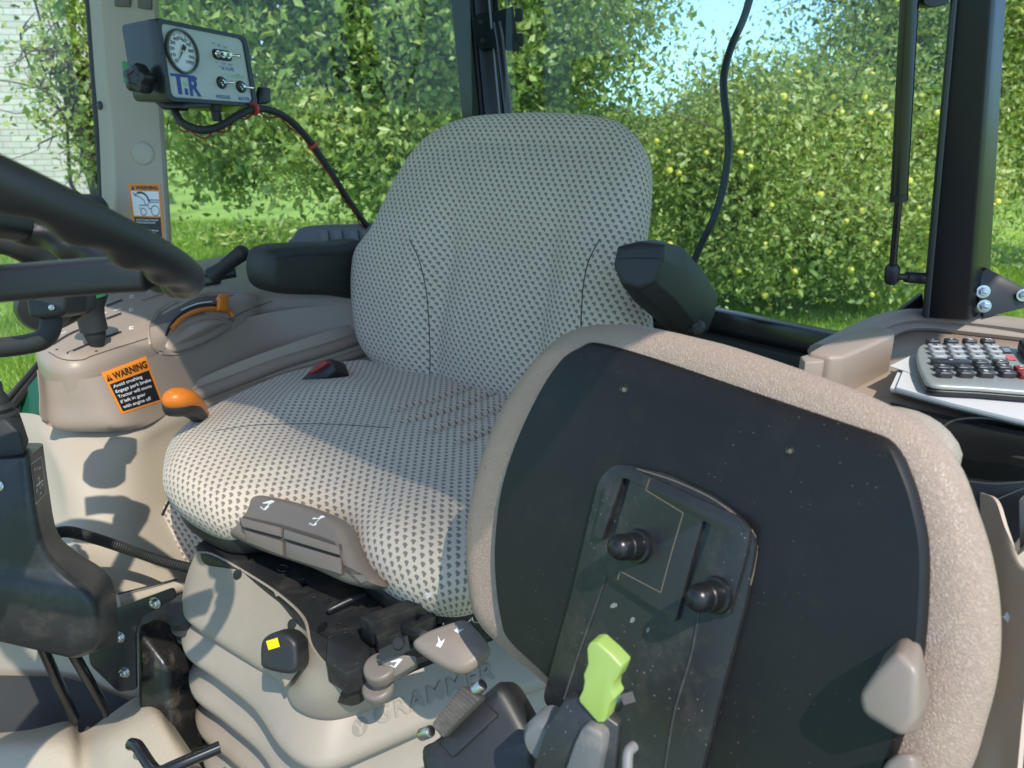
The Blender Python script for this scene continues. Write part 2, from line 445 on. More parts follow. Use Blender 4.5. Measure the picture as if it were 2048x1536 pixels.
def on_surf(*objs, fallback=1.2):
    """lays a mark on the surface of what it is printed on"""
    t = bvh(*objs); last = [fallback]
    def f(px, py, z=.0006):
        r = ray(px, py).normalized(); h, n, _, d = t.ray_cast(CAM, r)
        if h is None: return CAM + r * last[0]
        last[0] = d
        if n.dot(r) > 0: n = -n
        return h + n * z
    return f
def quadpx(BL, BR, TR, TL, f):
    def g(u, v, z=.0006):
        x = (BL[0]*(1-u)+BR[0]*u)*(1-v) + (TL[0]*(1-u)+TR[0]*u)*v
        y = (BL[1]*(1-u)+BR[1]*u)*(1-v) + (TL[1]*(1-u)+TR[1]*u)*v
        return f(x, y, z)
    return g
def decal(g, u0, u1, v0, v1, z=.0006, nu=8, nv=8):
    bm = bmesh.new(); V = [[bm.verts.new(g(u0+(u1-u0)*i/nu, v0+(v1-v0)*j/nv, z)) for i in range(nu+1)] for j in range(nv+1)]
    for j in range(nv):
        for i in range(nu): bm.faces.new((V[j][i], V[j][i+1], V[j+1][i+1], V[j+1][i]))
    return bm
def poly_decal(g, pts, z=.0006):
    bm = bmesh.new(); bm.faces.new([bm.verts.new(g(u, v, z)) for u, v in pts]); return bm
def line_on(f, pts, r, n=5, seg=6, z=0):
    P = catmull([(x, y, 0) for x, y in pts], n)
    return bm_tube([f(p.x, p.y, z) for p in P], r, seg)
def strip(f, pts, w, z=.0006, n=4):
    P = catmull([(x, y, 0) for x, y in pts], n); bm = bmesh.new(); rows = []
    for i, p in enumerate(P):
        t = (P[min(i+1, len(P)-1)] - P[max(i-1, 0)]).normalized(); s = Vector((-t.y, t.x, 0)) * w / 2
        rows.append((bm.verts.new(f(p.x+s.x, p.y+s.y, z)), bm.verts.new(f(p.x-s.x, p.y-s.y, z))))
    for a, b in zip(rows, rows[1:]): bm.faces.new((a[0], a[1], b[1], b[0]))
    return bm
def screw(P, n, r, m=None, parent=None, name='screw'):
    n = Vector(n).normalized()
    return obj(name, bm_lathe(P, n, [(-r, r*1.0), (0, r*1.0), (r*.15, r*.95), (r*.35, r*.6), (r*.4, 0.0)], 16), m or STEEL, parent)
def hexbolt(P, n, r, parent=None, m=None, washer=True):
    b = []
    if washer: b.append(bm_lathe(P, n, [(0, 0), (0, r*1.5), (r*.25, r*1.5), (r*.3, 0)], 20))
    b.append(bm_lathe(Vector(P) + Vector(n).normalized()*r*.3, n, [(0, r), (r*.7, r), (r*.8, r*.85), (r*.8, 0)], 6))
    b.append(bm_lathe(Vector(P) + Vector(n).normalized()*r*1.0, n, [(0, r*.5), (r*.6, r*.5), (r*.7, 0)], 10))
    return obj('bolt', join(b), m or STEEL, parent, ang=30)

# =================================================================== DRIVER'S SEAT
LAT = Vector((.8, -.6, 0)); BACK = Vector((.6, .8, 0)); UP = Vector((0, 0, 1))
seat = thing('driver_seat', 'upholstered tractor driver seat in dotted grey fabric with armrests and beige bellows base', 'seat', HZ(640, 1200, -1.0))
cpl = Plane(HZ(660, 930, -.5), (0, 0, 1), up=BACK)
co = cpl.tr([(326, 958), (345, 895), (430, 838), (560, 778), (700, 750), (770, 752), (900, 785), (1010, 805), (1120, 850), (1190, 930), (1170, 1030), (1080, 1130), (960, 1188), (880, 1197), (800, 1176), (728, 1128), (690, 1066), (625, 1048), (520, 1046), (440, 1050), (376, 1024), (336, 992)], off=-.045)
yb = cpl.tr([(900, 790)])[0][1]
chan = [(cpl.tr([p])[0][0], cpl.tr([q])[0][1]) for p, q in (((872, 800), (800, 832)), ((885, 828), (812, 858)), ((935, 845), (880, 880)), ((972, 872), (940, 902)))]
def cush_h(x, y, s):
    h = .014 * (1 - s**4)
    h += .018 * math.exp(-((abs(x) - .22) / .06)**2) * (1 - .6 * s)
    h += .004 * math.sin(x * 19 + 1) * math.sin(y * 15)
    h *= 1 / (1 + math.exp((y - (yb - .07)) / .025))
    for xk, yk in chan:                      # sewn lengthwise channels in the rear half
        h -= .015 * math.exp(-((x - xk) / .0085)**2) / (1 + math.exp((yk - y) / .012))
    return h
cushion = obj('seat_cushion', pillow(cpl, co, .05, .075, cush_h, N=200, inner=34, rh=.045, edge=8), FAB, seat)
f = on_surf(cushion)
obj('seam', line_on(f, [(430, 862), (520, 850), (640, 848), (720, 852), (780, 856)], .0009), SEAM, cushion)
obj('seat_shell', pillow(Plane(cpl.P - UP*.07, (0, 0, 1), up=BACK), [(x*.93, y*.93) for x, y in co], .01, .03, N=120), BLACK, seat)
obj('torn_tag', bm_prism([D(850, 1186, .86), D(866, 1187, .86), D(863, 1191, .86), D(853, 1199, .85)], (.001, .001, 0)), PAPER, seat)

bn = (-.6*math.cos(math.radians(14)), -.8*math.cos(math.radians(14)), math.sin(math.radians(14)))
bpl = Plane(D(1000, 520, 1.40), bn)
bo = bpl.tr([(868, 264), (930, 236), (1010, 227), (1100, 225), (1190, 232), (1245, 249), (1283, 292), (1298, 350), (1294, 430), (1287, 500), (1295, 600), (1296, 700), (1240, 790), (1110, 822), (1000, 806), (900, 786), (820, 766), (772, 738), (736, 690), (722, 610), (721, 540), (730, 494), (758, 454), (780, 405), (800, 358), (828, 306)], off=-.045)
def back_h(x, y, s):
    lower = 1 / (1 + math.exp((y - .06) / .05))
    h = .012 * (1 - s**4) + .030 * lower * min(1, max(0, (abs(x + .01) - .10) / .09)) * (1 - .3*s)
    h -= .012 * math.exp(-((y - .02) / .12)**2) * math.exp(-(x / .14)**2)
    h += .010 * math.exp(-((y + .17) / .08)**2) * math.exp(-(x / .15)**2)
    h -= .00012 / (.0006 + (abs(x + .01) - .118)**2) * .10 * lower
    h -= .045 * max(0, y - .05)**2 / .04
    return h
backrest = obj('backrest', pillow(bpl, bo, .055, .05, back_h, N=220, inner=44, rh=.045, edge=9), FAB, seat)
f = on_surf(backrest)
for s in ([(818, 478), (838, 520), (852, 580), (858, 650), (860, 720), (858, 768)], [(1200, 478), (1178, 520), (1167, 570), (1163, 620), (1162, 690), (1165, 740)]):
    obj('seam', line_on(f, s, .0012), SEAM, backrest)
# armrests
apl = Plane(D(560, 540, 1.50), (.8, -.6, 0))
a1 = obj('armrest', pillow(apl, [q for q in apl.tr([(538, 556), (540, 518), (554, 499), (600, 492), (680, 490), (745, 491), (748, 594), (660, 593), (580, 591), (550, 582)])], .024, .088, lambda x, y, s: .004*(1-s*s), N=90), ARM, seat)
R4 = [[(1235, 493), (1280, 482), (1333, 488), (1331, 522), (1313, 566), (1278, 581), (1243, 570), (1227, 530)],
      [(1262, 486), (1312, 479), (1368, 496), (1370, 542), (1352, 600), (1312, 612), (1268, 604), (1248, 550)],
      [(1300, 515), (1350, 517), (1412, 548), (1409, 600), (1390, 648), (1350, 652), (1306, 636), (1285, 580)],
      [(1320, 560), (1380, 565), (1436, 590), (1430, 628), (1416, 663), (1385, 673), (1335, 660), (1310, 610)]]
rg = [[D(x, y, d) for x, y in r] for r, d in zip(R4, (1.10, 1.13, 1.19, 1.23))]
c0 = sum(rg[0], Vector())/len(rg[0]); c3 = sum(rg[-1], Vector())/len(rg[-1]); fw = ray(1280, 530).normalized()
rg = [[c0.lerp(p, .8) - fw*.008 for p in rg[0]], [c0.lerp(p, .95) - fw*.005 for p in rg[0]]] + rg + [[c3.lerp(p, .7) + fw*.02 for p in rg[-1]]]
a2 = obj('armrest', bm_loft(rg), ARM, seat, ang=60, bevel=.010, seg=4)
a1['label'] = 'dark foam armrest folded down on the far side of the seat'; a2['label'] = 'dark foam armrest tilted up beside the training seat'
f = on_surf(a2)
obj('seam', line_on(f, [(1228, 517), (1270, 516), (1330, 517)], .0008), BLACK, a2)
obj('seam', bm_tube([apl.on(x, y, .0005) for x, y in ((542, 520), (600, 510), (680, 508), (742, 508))], .0007, 6, 3), BLACK, a1)
obj('pivot', bm_lathe(D(1395, 655, 1.20), (.3, -.9, .2), [(-.02, .012), (.004, .012), (.006, .009), (.006, 0)], 20), BLACK, a2)

# cushion adjuster under the front edge
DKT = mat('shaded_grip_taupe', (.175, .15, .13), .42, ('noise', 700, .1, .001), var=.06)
hpl = Plane(D(590, 1060, 1.0), (-.50, -.60, .62))
ho = hpl.tr([(441, 1050), (450, 1020), (478, 997), (520, 990), (590, 1004), (650, 1024), (684, 1046), (700, 1082), (722, 1128), (752, 1162), (738, 1174), (692, 1166), (620, 1134), (520, 1100), (452, 1066)], off=-.01)
hand = obj('cushion_adjuster', pillow(hpl, ho, .012, .04, lambda x, y, s: 0, N=130, rh=.012, sub=5), DKT, seat)
f = on_surf(hand)
rec = [(478, 1030), (560, 1048), (640, 1072), (684, 1090), (690, 1150), (620, 1128), (540, 1102), (498, 1086), (484, 1062)]
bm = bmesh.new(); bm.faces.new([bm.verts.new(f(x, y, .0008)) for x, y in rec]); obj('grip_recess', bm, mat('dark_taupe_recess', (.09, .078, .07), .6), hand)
for P4 in ([(484, 1036), (568, 1057), (568, 1076), (492, 1056)], [(575, 1060), (682, 1094), (684, 1112), (574, 1079)], [(496, 1062), (570, 1084), (570, 1112), (500, 1086)], [(578, 1086), (686, 1118), (688, 1150), (580, 1116)]):
    obj('release_grip', bm_prism([f(x, y, .001) for x, y in P4], hpl.n * .006), DKT, hand, bevel=.0015)
def pict(g, name='printed_arrow', par=None, m=None):
    b = [poly_decal(g, [(.0, .7), (.7, 1), (1, .9), (.55, 0), (.35, .1), (.6, .68), (.1, .6)])]
    for k in range(3): b.append(poly_decal(g, [(-.05+.17*k, .25-.07*k), (.07+.17*k, .3-.07*k), (.08+.17*k, .17-.07*k), (-.04+.17*k, .12-.07*k)]))
    return obj(name, join(b), m or WHITEP, par, smooth=False)
pict(quadpx((520, 1018), (540, 1024), (551, 1001), (528, 1000), f), par=hand)
pict(quadpx((618, 1052), (640, 1052), (652, 1032), (628, 1030), f), par=hand)

# suspension: black carriage, beige cover, bellows
ppl = Plane(HZ(600, 1200, -.60), (0, 0, 1), up=BACK)
po = ppl.tr([(388, 1092), (440, 1062), (560, 1075), (760, 1140), (960, 1150), (1040, 1190), (960, 1225), (830, 1268), (742, 1322), (705, 1352), (655, 1338), (630, 1300), (606, 1250), (560, 1200), (480, 1140), (404, 1112)])
holes = [ppl.tr(h) for h in ([(592, 1160), (608, 1156), (622, 1168), (606, 1174)], [(634, 1255), (650, 1240), (656, 1248), (648, 1262), (636, 1266)], [(548, 1185), (556, 1181), (562, 1190), (552, 1193)])]
plate = obj('carriage', bm_plate(ppl, round_poly(po, .012, 3), holes, -.045, 0), BLKD, seat, ang=30, bevel=.002)
f = on_surf(plate)
objs('pivot_hole', [bm_tube([f(x + w*math.cos(a), y + w*.6*math.sin(a), .0005) for a in [k*math.pi/8 for k in range(16)]], .0011, 6, closed=True) for x, y, w in ((566, 1137, 11), (628, 1192, 5), (690, 1262, 6), (711, 1292, 9), (675, 1276, 4))], BLKD, plate)
obj('guide_rail', join([bm_tube([HZ(655, 1222, -.59), HZ(700, 1200, -.585), HZ(732, 1190, -.585)], .004, 8, 3), bm_prism([HZ(x, y, -.575) for x, y in ((748, 1262), (865, 1212), (872, 1232), (756, 1284))], (0, 0, -.03)), bm_prism([HZ(x, y, -.56) for x, y in ((720, 1232), (900, 1168), (925, 1178), (742, 1248))], (0, 0, -.03))]), BLKD, seat, bevel=.002)
obj('carriage_bracket', join([bm_prism([HZ(x, y, -.585) for x, y in ((655, 1276), (700, 1262), (742, 1300), (738, 1330), (690, 1346), (652, 1322))], (0, 0, -.03)), bm_lathe(HZ(840, 1280, -.64), LAT, [(-.05, .009), (.0, .011), (.02, .013), (.05, .009)], 14), bm_prism([HZ(x, y, -.60) for x, y in ((1000, 1150), (1120, 1130), (1150, 1200), (1020, 1240))], (0, 0, -.04))]), BLKD, seat, bevel=.003)
obj('rail_tooth', join([bm_box(HZ(764 + 9*k, 1270 - 3.9*k, -.586), LAT, BACK, UP, .0035, .012, .006) for k in range(11)]), GLOSS, seat)
for x, y in ((680, 1250), (725, 1218), (655, 1200), (505, 1128), (880, 1222)): hexbolt(HZ(x, y, -.5995), UP, .0042, seat, BLKD)
obj('coil_spring', bm_tube([HZ(820, 1268, -.60) + BACK*(.02*t/10) + LAT*(.05*t/40) + UP*.006*math.sin(t*.8) + BACK*.006*math.cos(t*.8) for t in range(60)], .0013, 6), STEEL, seat)
obj('cross_tube', bm_tube([HZ(690, 1345, -.60), HZ(745, 1330, -.60), HZ(900, 1262, -.60)], .006, 12), BLKD, seat)
top = [(392, 1104), (428, 1108), (500, 1148), (560, 1188), (606, 1234), (622, 1292), (668, 1344), (714, 1352)]
mid = [(374, 1150), (398, 1172), (470, 1222), (530, 1268), (584, 1312), (606, 1372), (662, 1398), (745, 1378)]
bot = [(364, 1200), (374, 1232), (440, 1278), (500, 1318), (560, 1358), (592, 1412), (664, 1432), (766, 1402)]
tuck = [(372, 1220), (384, 1250), (445, 1294), (505, 1332), (564, 1374), (600, 1424), (670, 1440), (770, 1412)]
cover = obj('suspension_cover', sheet([[HZ(x, y, z) for x, y in r] for r, z in ((top, -.598), (mid, -.638), (bot, -.672), (tuck, -.69))], 6, .003), BEIGED, seat, ang=50)
f = on_surf(cover)
for x, y in ((476, 1150), (586, 1250)):
    obj('plug', bm_lathe(f(x, y, 0), (-.4, -.8, .4), [(-.003, .0075), (.0015, .0075), (.0025, .005), (.002, 0)], 18), BLACK, cover)
inn = [(470, 1110), (392, 1190), (384, 1225), (440, 1285), (504, 1336), (566, 1400), (606, 1434), (668, 1444), (760, 1412), (880, 1362), (1010, 1310), (1140, 1258), (1300, 1090)]
ou = [(460, 1140), (376, 1238), (368, 1296), (430, 1346), (504, 1406), (554, 1478), (600, 1517), (655, 1526), (738, 1494), (862, 1440), (1000, 1384), (1140, 1328), (1330, 1120)]
A_ = resample(catmull([HZ(x, y, -.69) for x, y in inn], 6), 120, False); B_ = resample(catmull([HZ(x, y, -.72) for x, y in ou], 6), 120, False)
cen = sum(B_, Vector()) / len(B_) + BACK * .12
def lev(L, z, s=1.0): return [Vector((cen.x + (p.x-cen.x)*s, cen.y + (p.y-cen.y)*s, CZ + z)) for p in L]
rings = [lev(A_, -.672, .9), lev(A_, -.69), lev(B_, -.716, .985), lev(B_, -.722, 1.0), lev(B_, -.730, 1.0), lev(B_, -.737, .985)]
for k in range(4):
    z = -.745 - k*.07
    rings += [lev(B_, z - .004, .90), lev(B_, z - .012, .90), lev(B_, z - .042, .98), lev(B_, z - .049, 1.0), lev(B_, z - .058, 1.0), lev(B_, z - .064, .985)]
bel = obj('bellows', bm_loft(rings, caps=False, closed=False), BEIGED, seat, ang=60)
f = on_surf(bel)
g = quadpx((752, 1456), (990, 1362), (984, 1316), (746, 1410), f)
obj('embossed_lettering', text_fit('GRAMMER', g, 0, 1, .12, .8, z=.0022, bold=.012, space=1.15), mat('embossed_beige', (.265, .238, .203), .5), bel)
gl = quadpx((706, 1480), (738, 1466), (734, 1428), (700, 1442), f)
obj('embossed_emblem', join([poly_decal(gl, [(.5+.48*math.cos(a), .5+.48*math.sin(a)) for a in [k*math.pi/12 for k in range(24)]], .0009)]), mat('embossed_emblem_plastic', (.21, .19, .16), .5), bel)
obj('emblem_strokes', join([strip(gl, [(x0, .12), (.45+.05*k, .45), (x1, .85)], .045, .0015) for k, (x0, x1) in enumerate(((.4, .12), (.46, .25), (.54, .75), (.6, .88)))]), BEIGED, bel)
# yellow weight indicator
ind = obj('weight_indicator', pillow(Plane(D(557, 1312, .88), (-.3, -.86, .42)), Plane(D(557, 1312, .88), (-.3, -.86, .42)).tr([(519, 1290), (526, 1276), (545, 1266), (570, 1268), (588, 1284), (592, 1300), (592, 1338), (574, 1350), (524, 1338), (518, 1318)]), .006, .03, N=80, sub=3), BLACK, seat)
f = on_surf(ind)
obj('yellow_window', decal(quadpx((538, 1300), (561, 1293), (556, 1275), (533, 1282), f), 0, 1, 0, 1, .001), YELLOW, ind)
obj('indicator_body', bm_prism([D(x, y, .9) for x, y in ((548, 1300), (592, 1300), (598, 1340), (570, 1378), (560, 1350))], ray(570, 1330)*.03), TAUPE, seat, bevel=.003)
# small lever and paddle
lv = obj('height_lever', join([bm_lathe(D(762, 1342, .85), (-.1, -.25, 1), [(-.006, .012), (-.004, .0185), (.008, .0185), (.011, .016), (.0115, 0)], 28),
    bm_lathe(D(757, 1378, .86), (-.1, -.25, 1), [(-.006, .012), (-.004, .018), (.005, .018), (.008, .015), (.008, 0)], 28),
    bm_lathe(D(760, 1360, .855), (-.1, -.25, 1), [(-.01, .011), (.008, .011)], 16),
    bm_prism([D(x, y, .84) for x, y in ((752, 1318), (790, 1308), (832, 1312), (832, 1328), (800, 1348), (770, 1362), (778, 1340))], (0, .01, -.014))]), DKT, seat, bevel=.0015)
pict(quadpx((782, 1334), (798, 1336), (806, 1316), (780, 1318), on_surf(lv)), par=lv)
dpl = Plane(D(900, 1292, .80), (-.15, -.45, .88))
pad = obj('slide_paddle', pillow(dpl, dpl.tr([(826, 1290), (846, 1268), (885, 1252), (926, 1240), (946, 1252), (976, 1288), (974, 1312), (940, 1340), (908, 1343), (866, 1322)], off=-.006), .009, .012, lambda x, y, s: .003*(1-s*s), N=80), mat('light_taupe_plastic', (.23, .195, .17), .4, ('noise', 700, .1, .001), var=.06), seat)
f = on_surf(pad)
obj('printed_arrow', join([poly_decal(g, [(0, 0), (.12, .5), (0, 1), (.3, .55), (.55, .9), (.4, .35), (.3, .05)]) for g in (quadpx((872, 1292), (902, 1308), (902, 1278), (876, 1272), f), quadpx((908, 1262), (936, 1280), (942, 1262), (912, 1250), f))]), WHITEP, pad, smooth=False)
obj('paddle_arm', join([bm_tube([D(850, 1275, .82), D(820, 1262, .88), D(790, 1250, .95)], .007, 8), bm_prism([D(x, y, .83) for x, y in ((758, 1300), (815, 1272), (820, 1300), (760, 1325))], (0, .004, -.001)), bm_lathe(D(797, 1286, .828), (-.2, -.8, .5), [(0, .007), (.002, .006), (.002, 0)], 14)]), BLACK, seat)

# seat belt
belt = thing('seat_belt', 'black seat belt buckle with red button between cushion and console', 'seat belt', D(660, 740, 1.5))
bb = obj('buckle', bm_prism([D(x, y, 1.46) for x, y in ((598, 762), (640, 722), (662, 716), (672, 742), (650, 760))], (.02, .03, -.02)), BLACK, belt, bevel=.003)
obj('release_button', bm_prism([D(x, y, 1.44) for x, y in ((612, 748), (642, 722), (652, 720), (656, 727), (626, 746))], (.004, .01, -.004)), RED, belt, bevel=.002)
obj('strap', bm_prism([D(x, y, 1.72) for x, y in ((694, 640), (740, 640), (735, 752), (688, 752))], (.003, .003, 0)), RUBBER, belt)

# =================================================================== TRAINING SEAT (folded)
ts = thing('training_seat', 'folded training seat with taupe grained vinyl rim and black back panel', 'folding seat', D(1500, 1600, .5))
tpl = Plane(D(1160, 690, .68), (-.702, -.625, .342))
ro = tpl.tr([(1240, 650), (1300, 655), (1400, 677), (1480, 698), (1640, 752), (1752, 797), (1850, 850), (1918, 925), (1955, 1018), (1984, 1110), (2001, 1215), (2000, 1330), (1975, 1440), (1930, 1560), (1800, 1700), (1500, 1760), (1260, 1640), (1160, 1420), (1105, 1368), (1025, 1302), (975, 1252), (955, 1200), (946, 1110), (950, 1030), (974, 925), (1010, 830), (1060, 748), (1120, 682), (1178, 654)], off=-.026)
rim = obj('padded_rim', pillow(tpl, ro, .030, .05, lambda x, y, s: -.003, N=200, inner=16, edge=12, rh=.024), VINYL, ts)
bpad = tpl.tr([(1640, 830), (1740, 812), (1812, 816), (1864, 838), (1900, 872), (1916, 915), (1890, 1000), (1860, 1300), (1820, 1500), (1600, 1500), (1300, 1000), (1400, 800)], off=-.10)
obj('seat_pad', pillow(Plane(tpl.P - tpl.n*.08, tpl.n), bpad, .02, .05, N=100, rh=.02), mat('pale_grained_vinyl', (.42, .36, .30), .55, ('leather', 330, .6, .001), var=.08), ts)
pn = tpl.tr([(1160, 692), (1190, 684), (1300, 713), (1550, 798), (1735, 861), (1776, 878), (1802, 908), (1822, 950), (1840, 1005), (1858, 1110), (1850, 1290), (1822, 1420), (1780, 1540), (1700, 1680), (1400, 1720), (1220, 1600), (1150, 1420), (1104, 1364), (1022, 1285), (1004, 1240), (993, 1160), (992, 1080), (1004, 980), (1035, 880), (1082, 780), (1126, 716)], off=.0)
yt = tpl.tr([(1400, 778)])[0][1]; xt = tpl.tr([(1400, 778)])[0][0]
def pan_h(x, y, s): return .005 - .30*max(0, y + .014)
panel = obj('back_panel', pillow(tpl, pn, .004, .012, pan_h, N=200, inner=30, edge=3, rh=.004), BLKP, ts, ang=25)
f = on_surf(panel)
for x, y in ((1248, 778), (1580, 901)):
    obj('screw_hole', join([bm_tube([f(x+7*math.cos(a), y+8*math.sin(a), .0002) for a in [k*math.pi/8 for k in range(16)]], .0006, 6, closed=True)]), BLACK, panel)
    bm = bmesh.new(); bm.faces.new([bm.verts.new(f(x+.8+4.5*math.cos(a), y+1.2+5*math.sin(a), .0004)) for a in [k*math.pi/8 for k in range(16)]]); obj('screw_tip', bm, DUSTL, panel)
def pln(pts, r=.004, z=0): return round_poly(tpl.tr(pts, off=z), r, 4)
br = obj('mounting_bracket', bm_plate(tpl, pln([(1212, 960), (1240, 932), (1262, 930), (1345, 948), (1440, 992), (1505, 1045), (1524, 1088), (1505, 1200), (1445, 1420), (1390, 1640), (1250, 1700), (1160, 1520), (1130, 1430), (1100, 1396), (1160, 1180)], .008), [], .003, .010), BLKD, ts, ang=30, bevel=.0025)
sl = obj('slotted_plate', bm_plate(tpl, pln([(1238, 938), (1262, 936), (1478, 1034), (1500, 1058), (1494, 1104), (1458, 1232), (1378, 1188), (1424, 1050), (1406, 1040), (1351, 1244), (1208, 1150), (1262, 960), (1246, 955), (1204, 1080), (1187, 1074), (1212, 972)], .0025, .014), [], .0105, .0145), BLKD, ts, ang=30, bevel=.0006)
f = on_surf(sl)
obj('groove', join([strip(f, p, 2.3, .0003, 2) for p in ([(1300, 957), (1292, 980)], [(1292, 980), (1367, 1026)], [(1367, 1026), (1345, 1100), (1322, 1185)], [(1322, 1185), (1240, 1142)], [(1240, 1142), (1236, 1160)])]), DUSTL, sl)
f = on_surf(br)
objs('bent_crease', [line_on(f, p, .0011, 4) for p in ([(1232, 1095), (1196, 1200), (1160, 1300), (1128, 1398)], [(1402, 1190), (1385, 1300), (1350, 1420), (1330, 1536)])], mat('scuffed_edge_metal', (.04, .042, .045), .5, ('noise', 200, .5, .001), var=.5, vs=60, dust=.5, dustcol=(.2, .19, .17)), br)
objs('paint_chip', [poly_decal(quadpx((x-w, y+h), (x+w, y+h*.4), (x+w*.6, y-h), (x-w*.8, y-h*.6), f), [(.0, .3), (.4, 0), (.9, .2), (1, .7), (.5, 1), (.1, .8)], .0005) for x, y, w, h in ((1229, 1211, 9, 7), (1266, 1240, 6, 8), (1297, 1260, 4, 7))], mat('grey_paint_chip', (.22, .22, .22), .6), br)
obj('dust_line', strip(f, [(1275, 938), (1350, 962), (1430, 1000), (1490, 1048), (1514, 1080), (1512, 1120), (1500, 1170)], 3.2, .0004, 5), DUSTL, br)
for x, y in ((1276, 1092), (1432, 1190)):
    P = tpl.on(x, y, .0145)
    obj('knob', bm_lathe(P, tpl.n, [(-.004, .0125), (0, .0135), (.004, .0128), (.0045, .0106), (.016, .0101), (.017, .0090), (.0182, .0101), (.024, .0098), (.0285, .0080), (.031, .0047), (.032, 0)], 32), mat('black_ball_knob', (.010, .011, .013), .28, None, var=.2), ts)
# lime lever on its bracket
lpl = Plane(D(1200, 1360, .50), (-.35, -.85, .39))
hp = [(1173, 1298), (1178, 1286), (1193, 1285), (1221, 1310), (1243, 1334), (1234, 1358), (1225, 1368), (1223, 1384), (1230, 1398), (1216, 1414), (1208, 1446), (1195, 1446), (1158, 1404), (1157, 1396), (1165, 1380), (1168, 1364), (1166, 1350), (1175, 1328)]
grip = obj('release_handle', bm_prism([lpl.on(x, y) for x, y in hp], Vector((.0075, .007, .002))), LIME, ts, bevel=.0022, seg=3)
obj('handle_bracket', join([bm_prism([lpl.on(x, y, -.004) for x, y in ((1094, 1452), (1130, 1400), (1158, 1394), (1236, 1452), (1232, 1520), (1218, 1600), (1050, 1600), (1078, 1500))], (.004, .006, .001))]), BLKD, ts, bevel=.001)
obj('rubber_stop', bm_prism([lpl.on(x, y, .003) for x, y in ((1148, 1486), (1162, 1456), (1176, 1452), (1204, 1470), (1206, 1486), (1186, 1590), (1112, 1590))], (.01, .012, .0)), mat('dusty_grey_rubber', (.10, .105, .11), .5, ('noise', 200, .3, .001), var=.3, dust=.5), ts, bevel=.003)
obj('pivot_cap', bm_lathe(D(1086, 1482, .53), (-.5, -.8, .2), [(-.02, .016), (0, .0155), (.004, .012), (.005, 0)], 28), mat('grey_plastic_cap', (.16, .17, .18), .5, var=.2), ts)
obj('pivot_bolt', join([bm_lathe(D(1238, 1402, .535), tpl.n, [(-.01, .007), (.004, .007), (.005, 0)], 6)]), STEEL, ts)
obj('strap_end', bm_tube([D(1268, 1492, .50), D(1256, 1506, .495), D(1254, 1545, .49)], .0036, 10, 4), mat('worn_white_plastic', (.20, .20, .20), .5), ts)
# rubber buffers on the panel
for basep, topp in ((((1745, 1360), (1775, 1300), (1802, 1270), (1842, 1278), (1862, 1380), (1840, 1470), (1760, 1430)), ((1716, 1390), (1752, 1342), (1796, 1300), (1838, 1344), (1832, 1440), (1800, 1476), (1722, 1426))),
                    (((1780, 1530), (1795, 1512), (1812, 1505), (1845, 1510), (1850, 1560), (1830, 1600), (1790, 1590)), ((1760, 1540), (1775, 1520), (1800, 1502), (1832, 1512), (1830, 1560), (1810, 1590), (1768, 1575)))):
    obj('buffer', bm_loft([[tpl.on(x, y, 0) for x, y in basep], [tpl.on(x, y, .036) for x, y in topp]]), mat('taupe_buffer_plastic', (.27, .22, .19), .38, ('noise', 600, .1, .001), var=.08, dust=.2), ts, bevel=.0045, seg=4, ang=60)

# belt retractor
rt = thing('belt_retractor', 'black belt retractor cover with grey ribbed webbing and steel pins beside green lever', 'belt retractor', D(960, 1560, .6))
rpl = Plane(D(960, 1460, .62), (-.3, -.72, .62))
rc = obj('retractor_cover', pillow(rpl, rpl.tr([(846, 1500), (880, 1474), (985, 1374), (1008, 1366), (1030, 1390), (1078, 1484), (1066, 1512), (1060, 1600), (900, 1640), (862, 1580)], off=-.01), .012, .05, lambda x, y, s: .002*(1-s*s), N=100, sub=4), BLACK, rt)
f = on_surf(rc)
obj('raised_step', bm_prism([f(x, y, -.001) for x, y in ((880, 1482), (966, 1396), (1000, 1430), (908, 1516))], rpl.n*.005), BLACK, rt, bevel=.002)
wb = bm_prism([rpl.on(x, y, .012) for x, y in ((860, 1450), (922, 1370), (962, 1398), (884, 1478))], -rpl.n*.02)
obj('webbing', wb, WEB, rt, bevel=.003)
wf = lambda x, y, z: rpl.on(x, y, .0128)
obj('webbing_rib', join([bm_tube([rpl.on(860+(922-860)*k/14.+2, 1450-80*k/14., .0123), rpl.on(884+(962-884)*k/14.-2, 1478-80*k/14., .0123)], .0007, 5) for k in range(1, 14)]), WEB, rt)
for a, b in (((940, 1392), (966, 1368)), ((842, 1470), (862, 1462))):
    obj('pin', bm_tube([rpl.on(*a, .004), rpl.on(*b, .010)], .005, 12), STEEL, rt, bevel=.001)

# =================================================================== RIGHT HAND SIDE CONSOLE (image left)
sc = thing('side_console', 'taupe control console with lever slots, orange throttle tab and warning sticker', 'control console', HZ(300, 760, -1.0))
kpl = Plane(HZ(350, 620, -.375), (0, 0, 1), up=BACK)
ko = kpl.tr([(72, 708), (92, 682), (130, 642), (196, 590), (270, 562), (360, 545), (450, 530), (560, 515), (760, 490), (800, 560), (760, 592), (715, 600), (545, 606), (500, 618), (400, 652), (300, 700), (190, 742), (120, 752), (84, 738)], off=-.03)
def shell_h(x, y, s): return .012*(1-s*s)
shell = obj('console_shell', pillow(kpl, ko, .035, .085, shell_h, N=200, inner=24, rh=.03, backr=.0), TAUPE, sc)
f = on_surf(shell, fallback=1.4)
def drop(T, px, py):
    r = ray(px, py); return CAM + r * ((T.y - .006 - CAM.y) / r.y)
_t = [f(x, y, .006) for x, y in ((76, 740), (112, 760), (190, 752), (300, 712), (400, 668), (500, 632), (620, 612), (740, 604))]
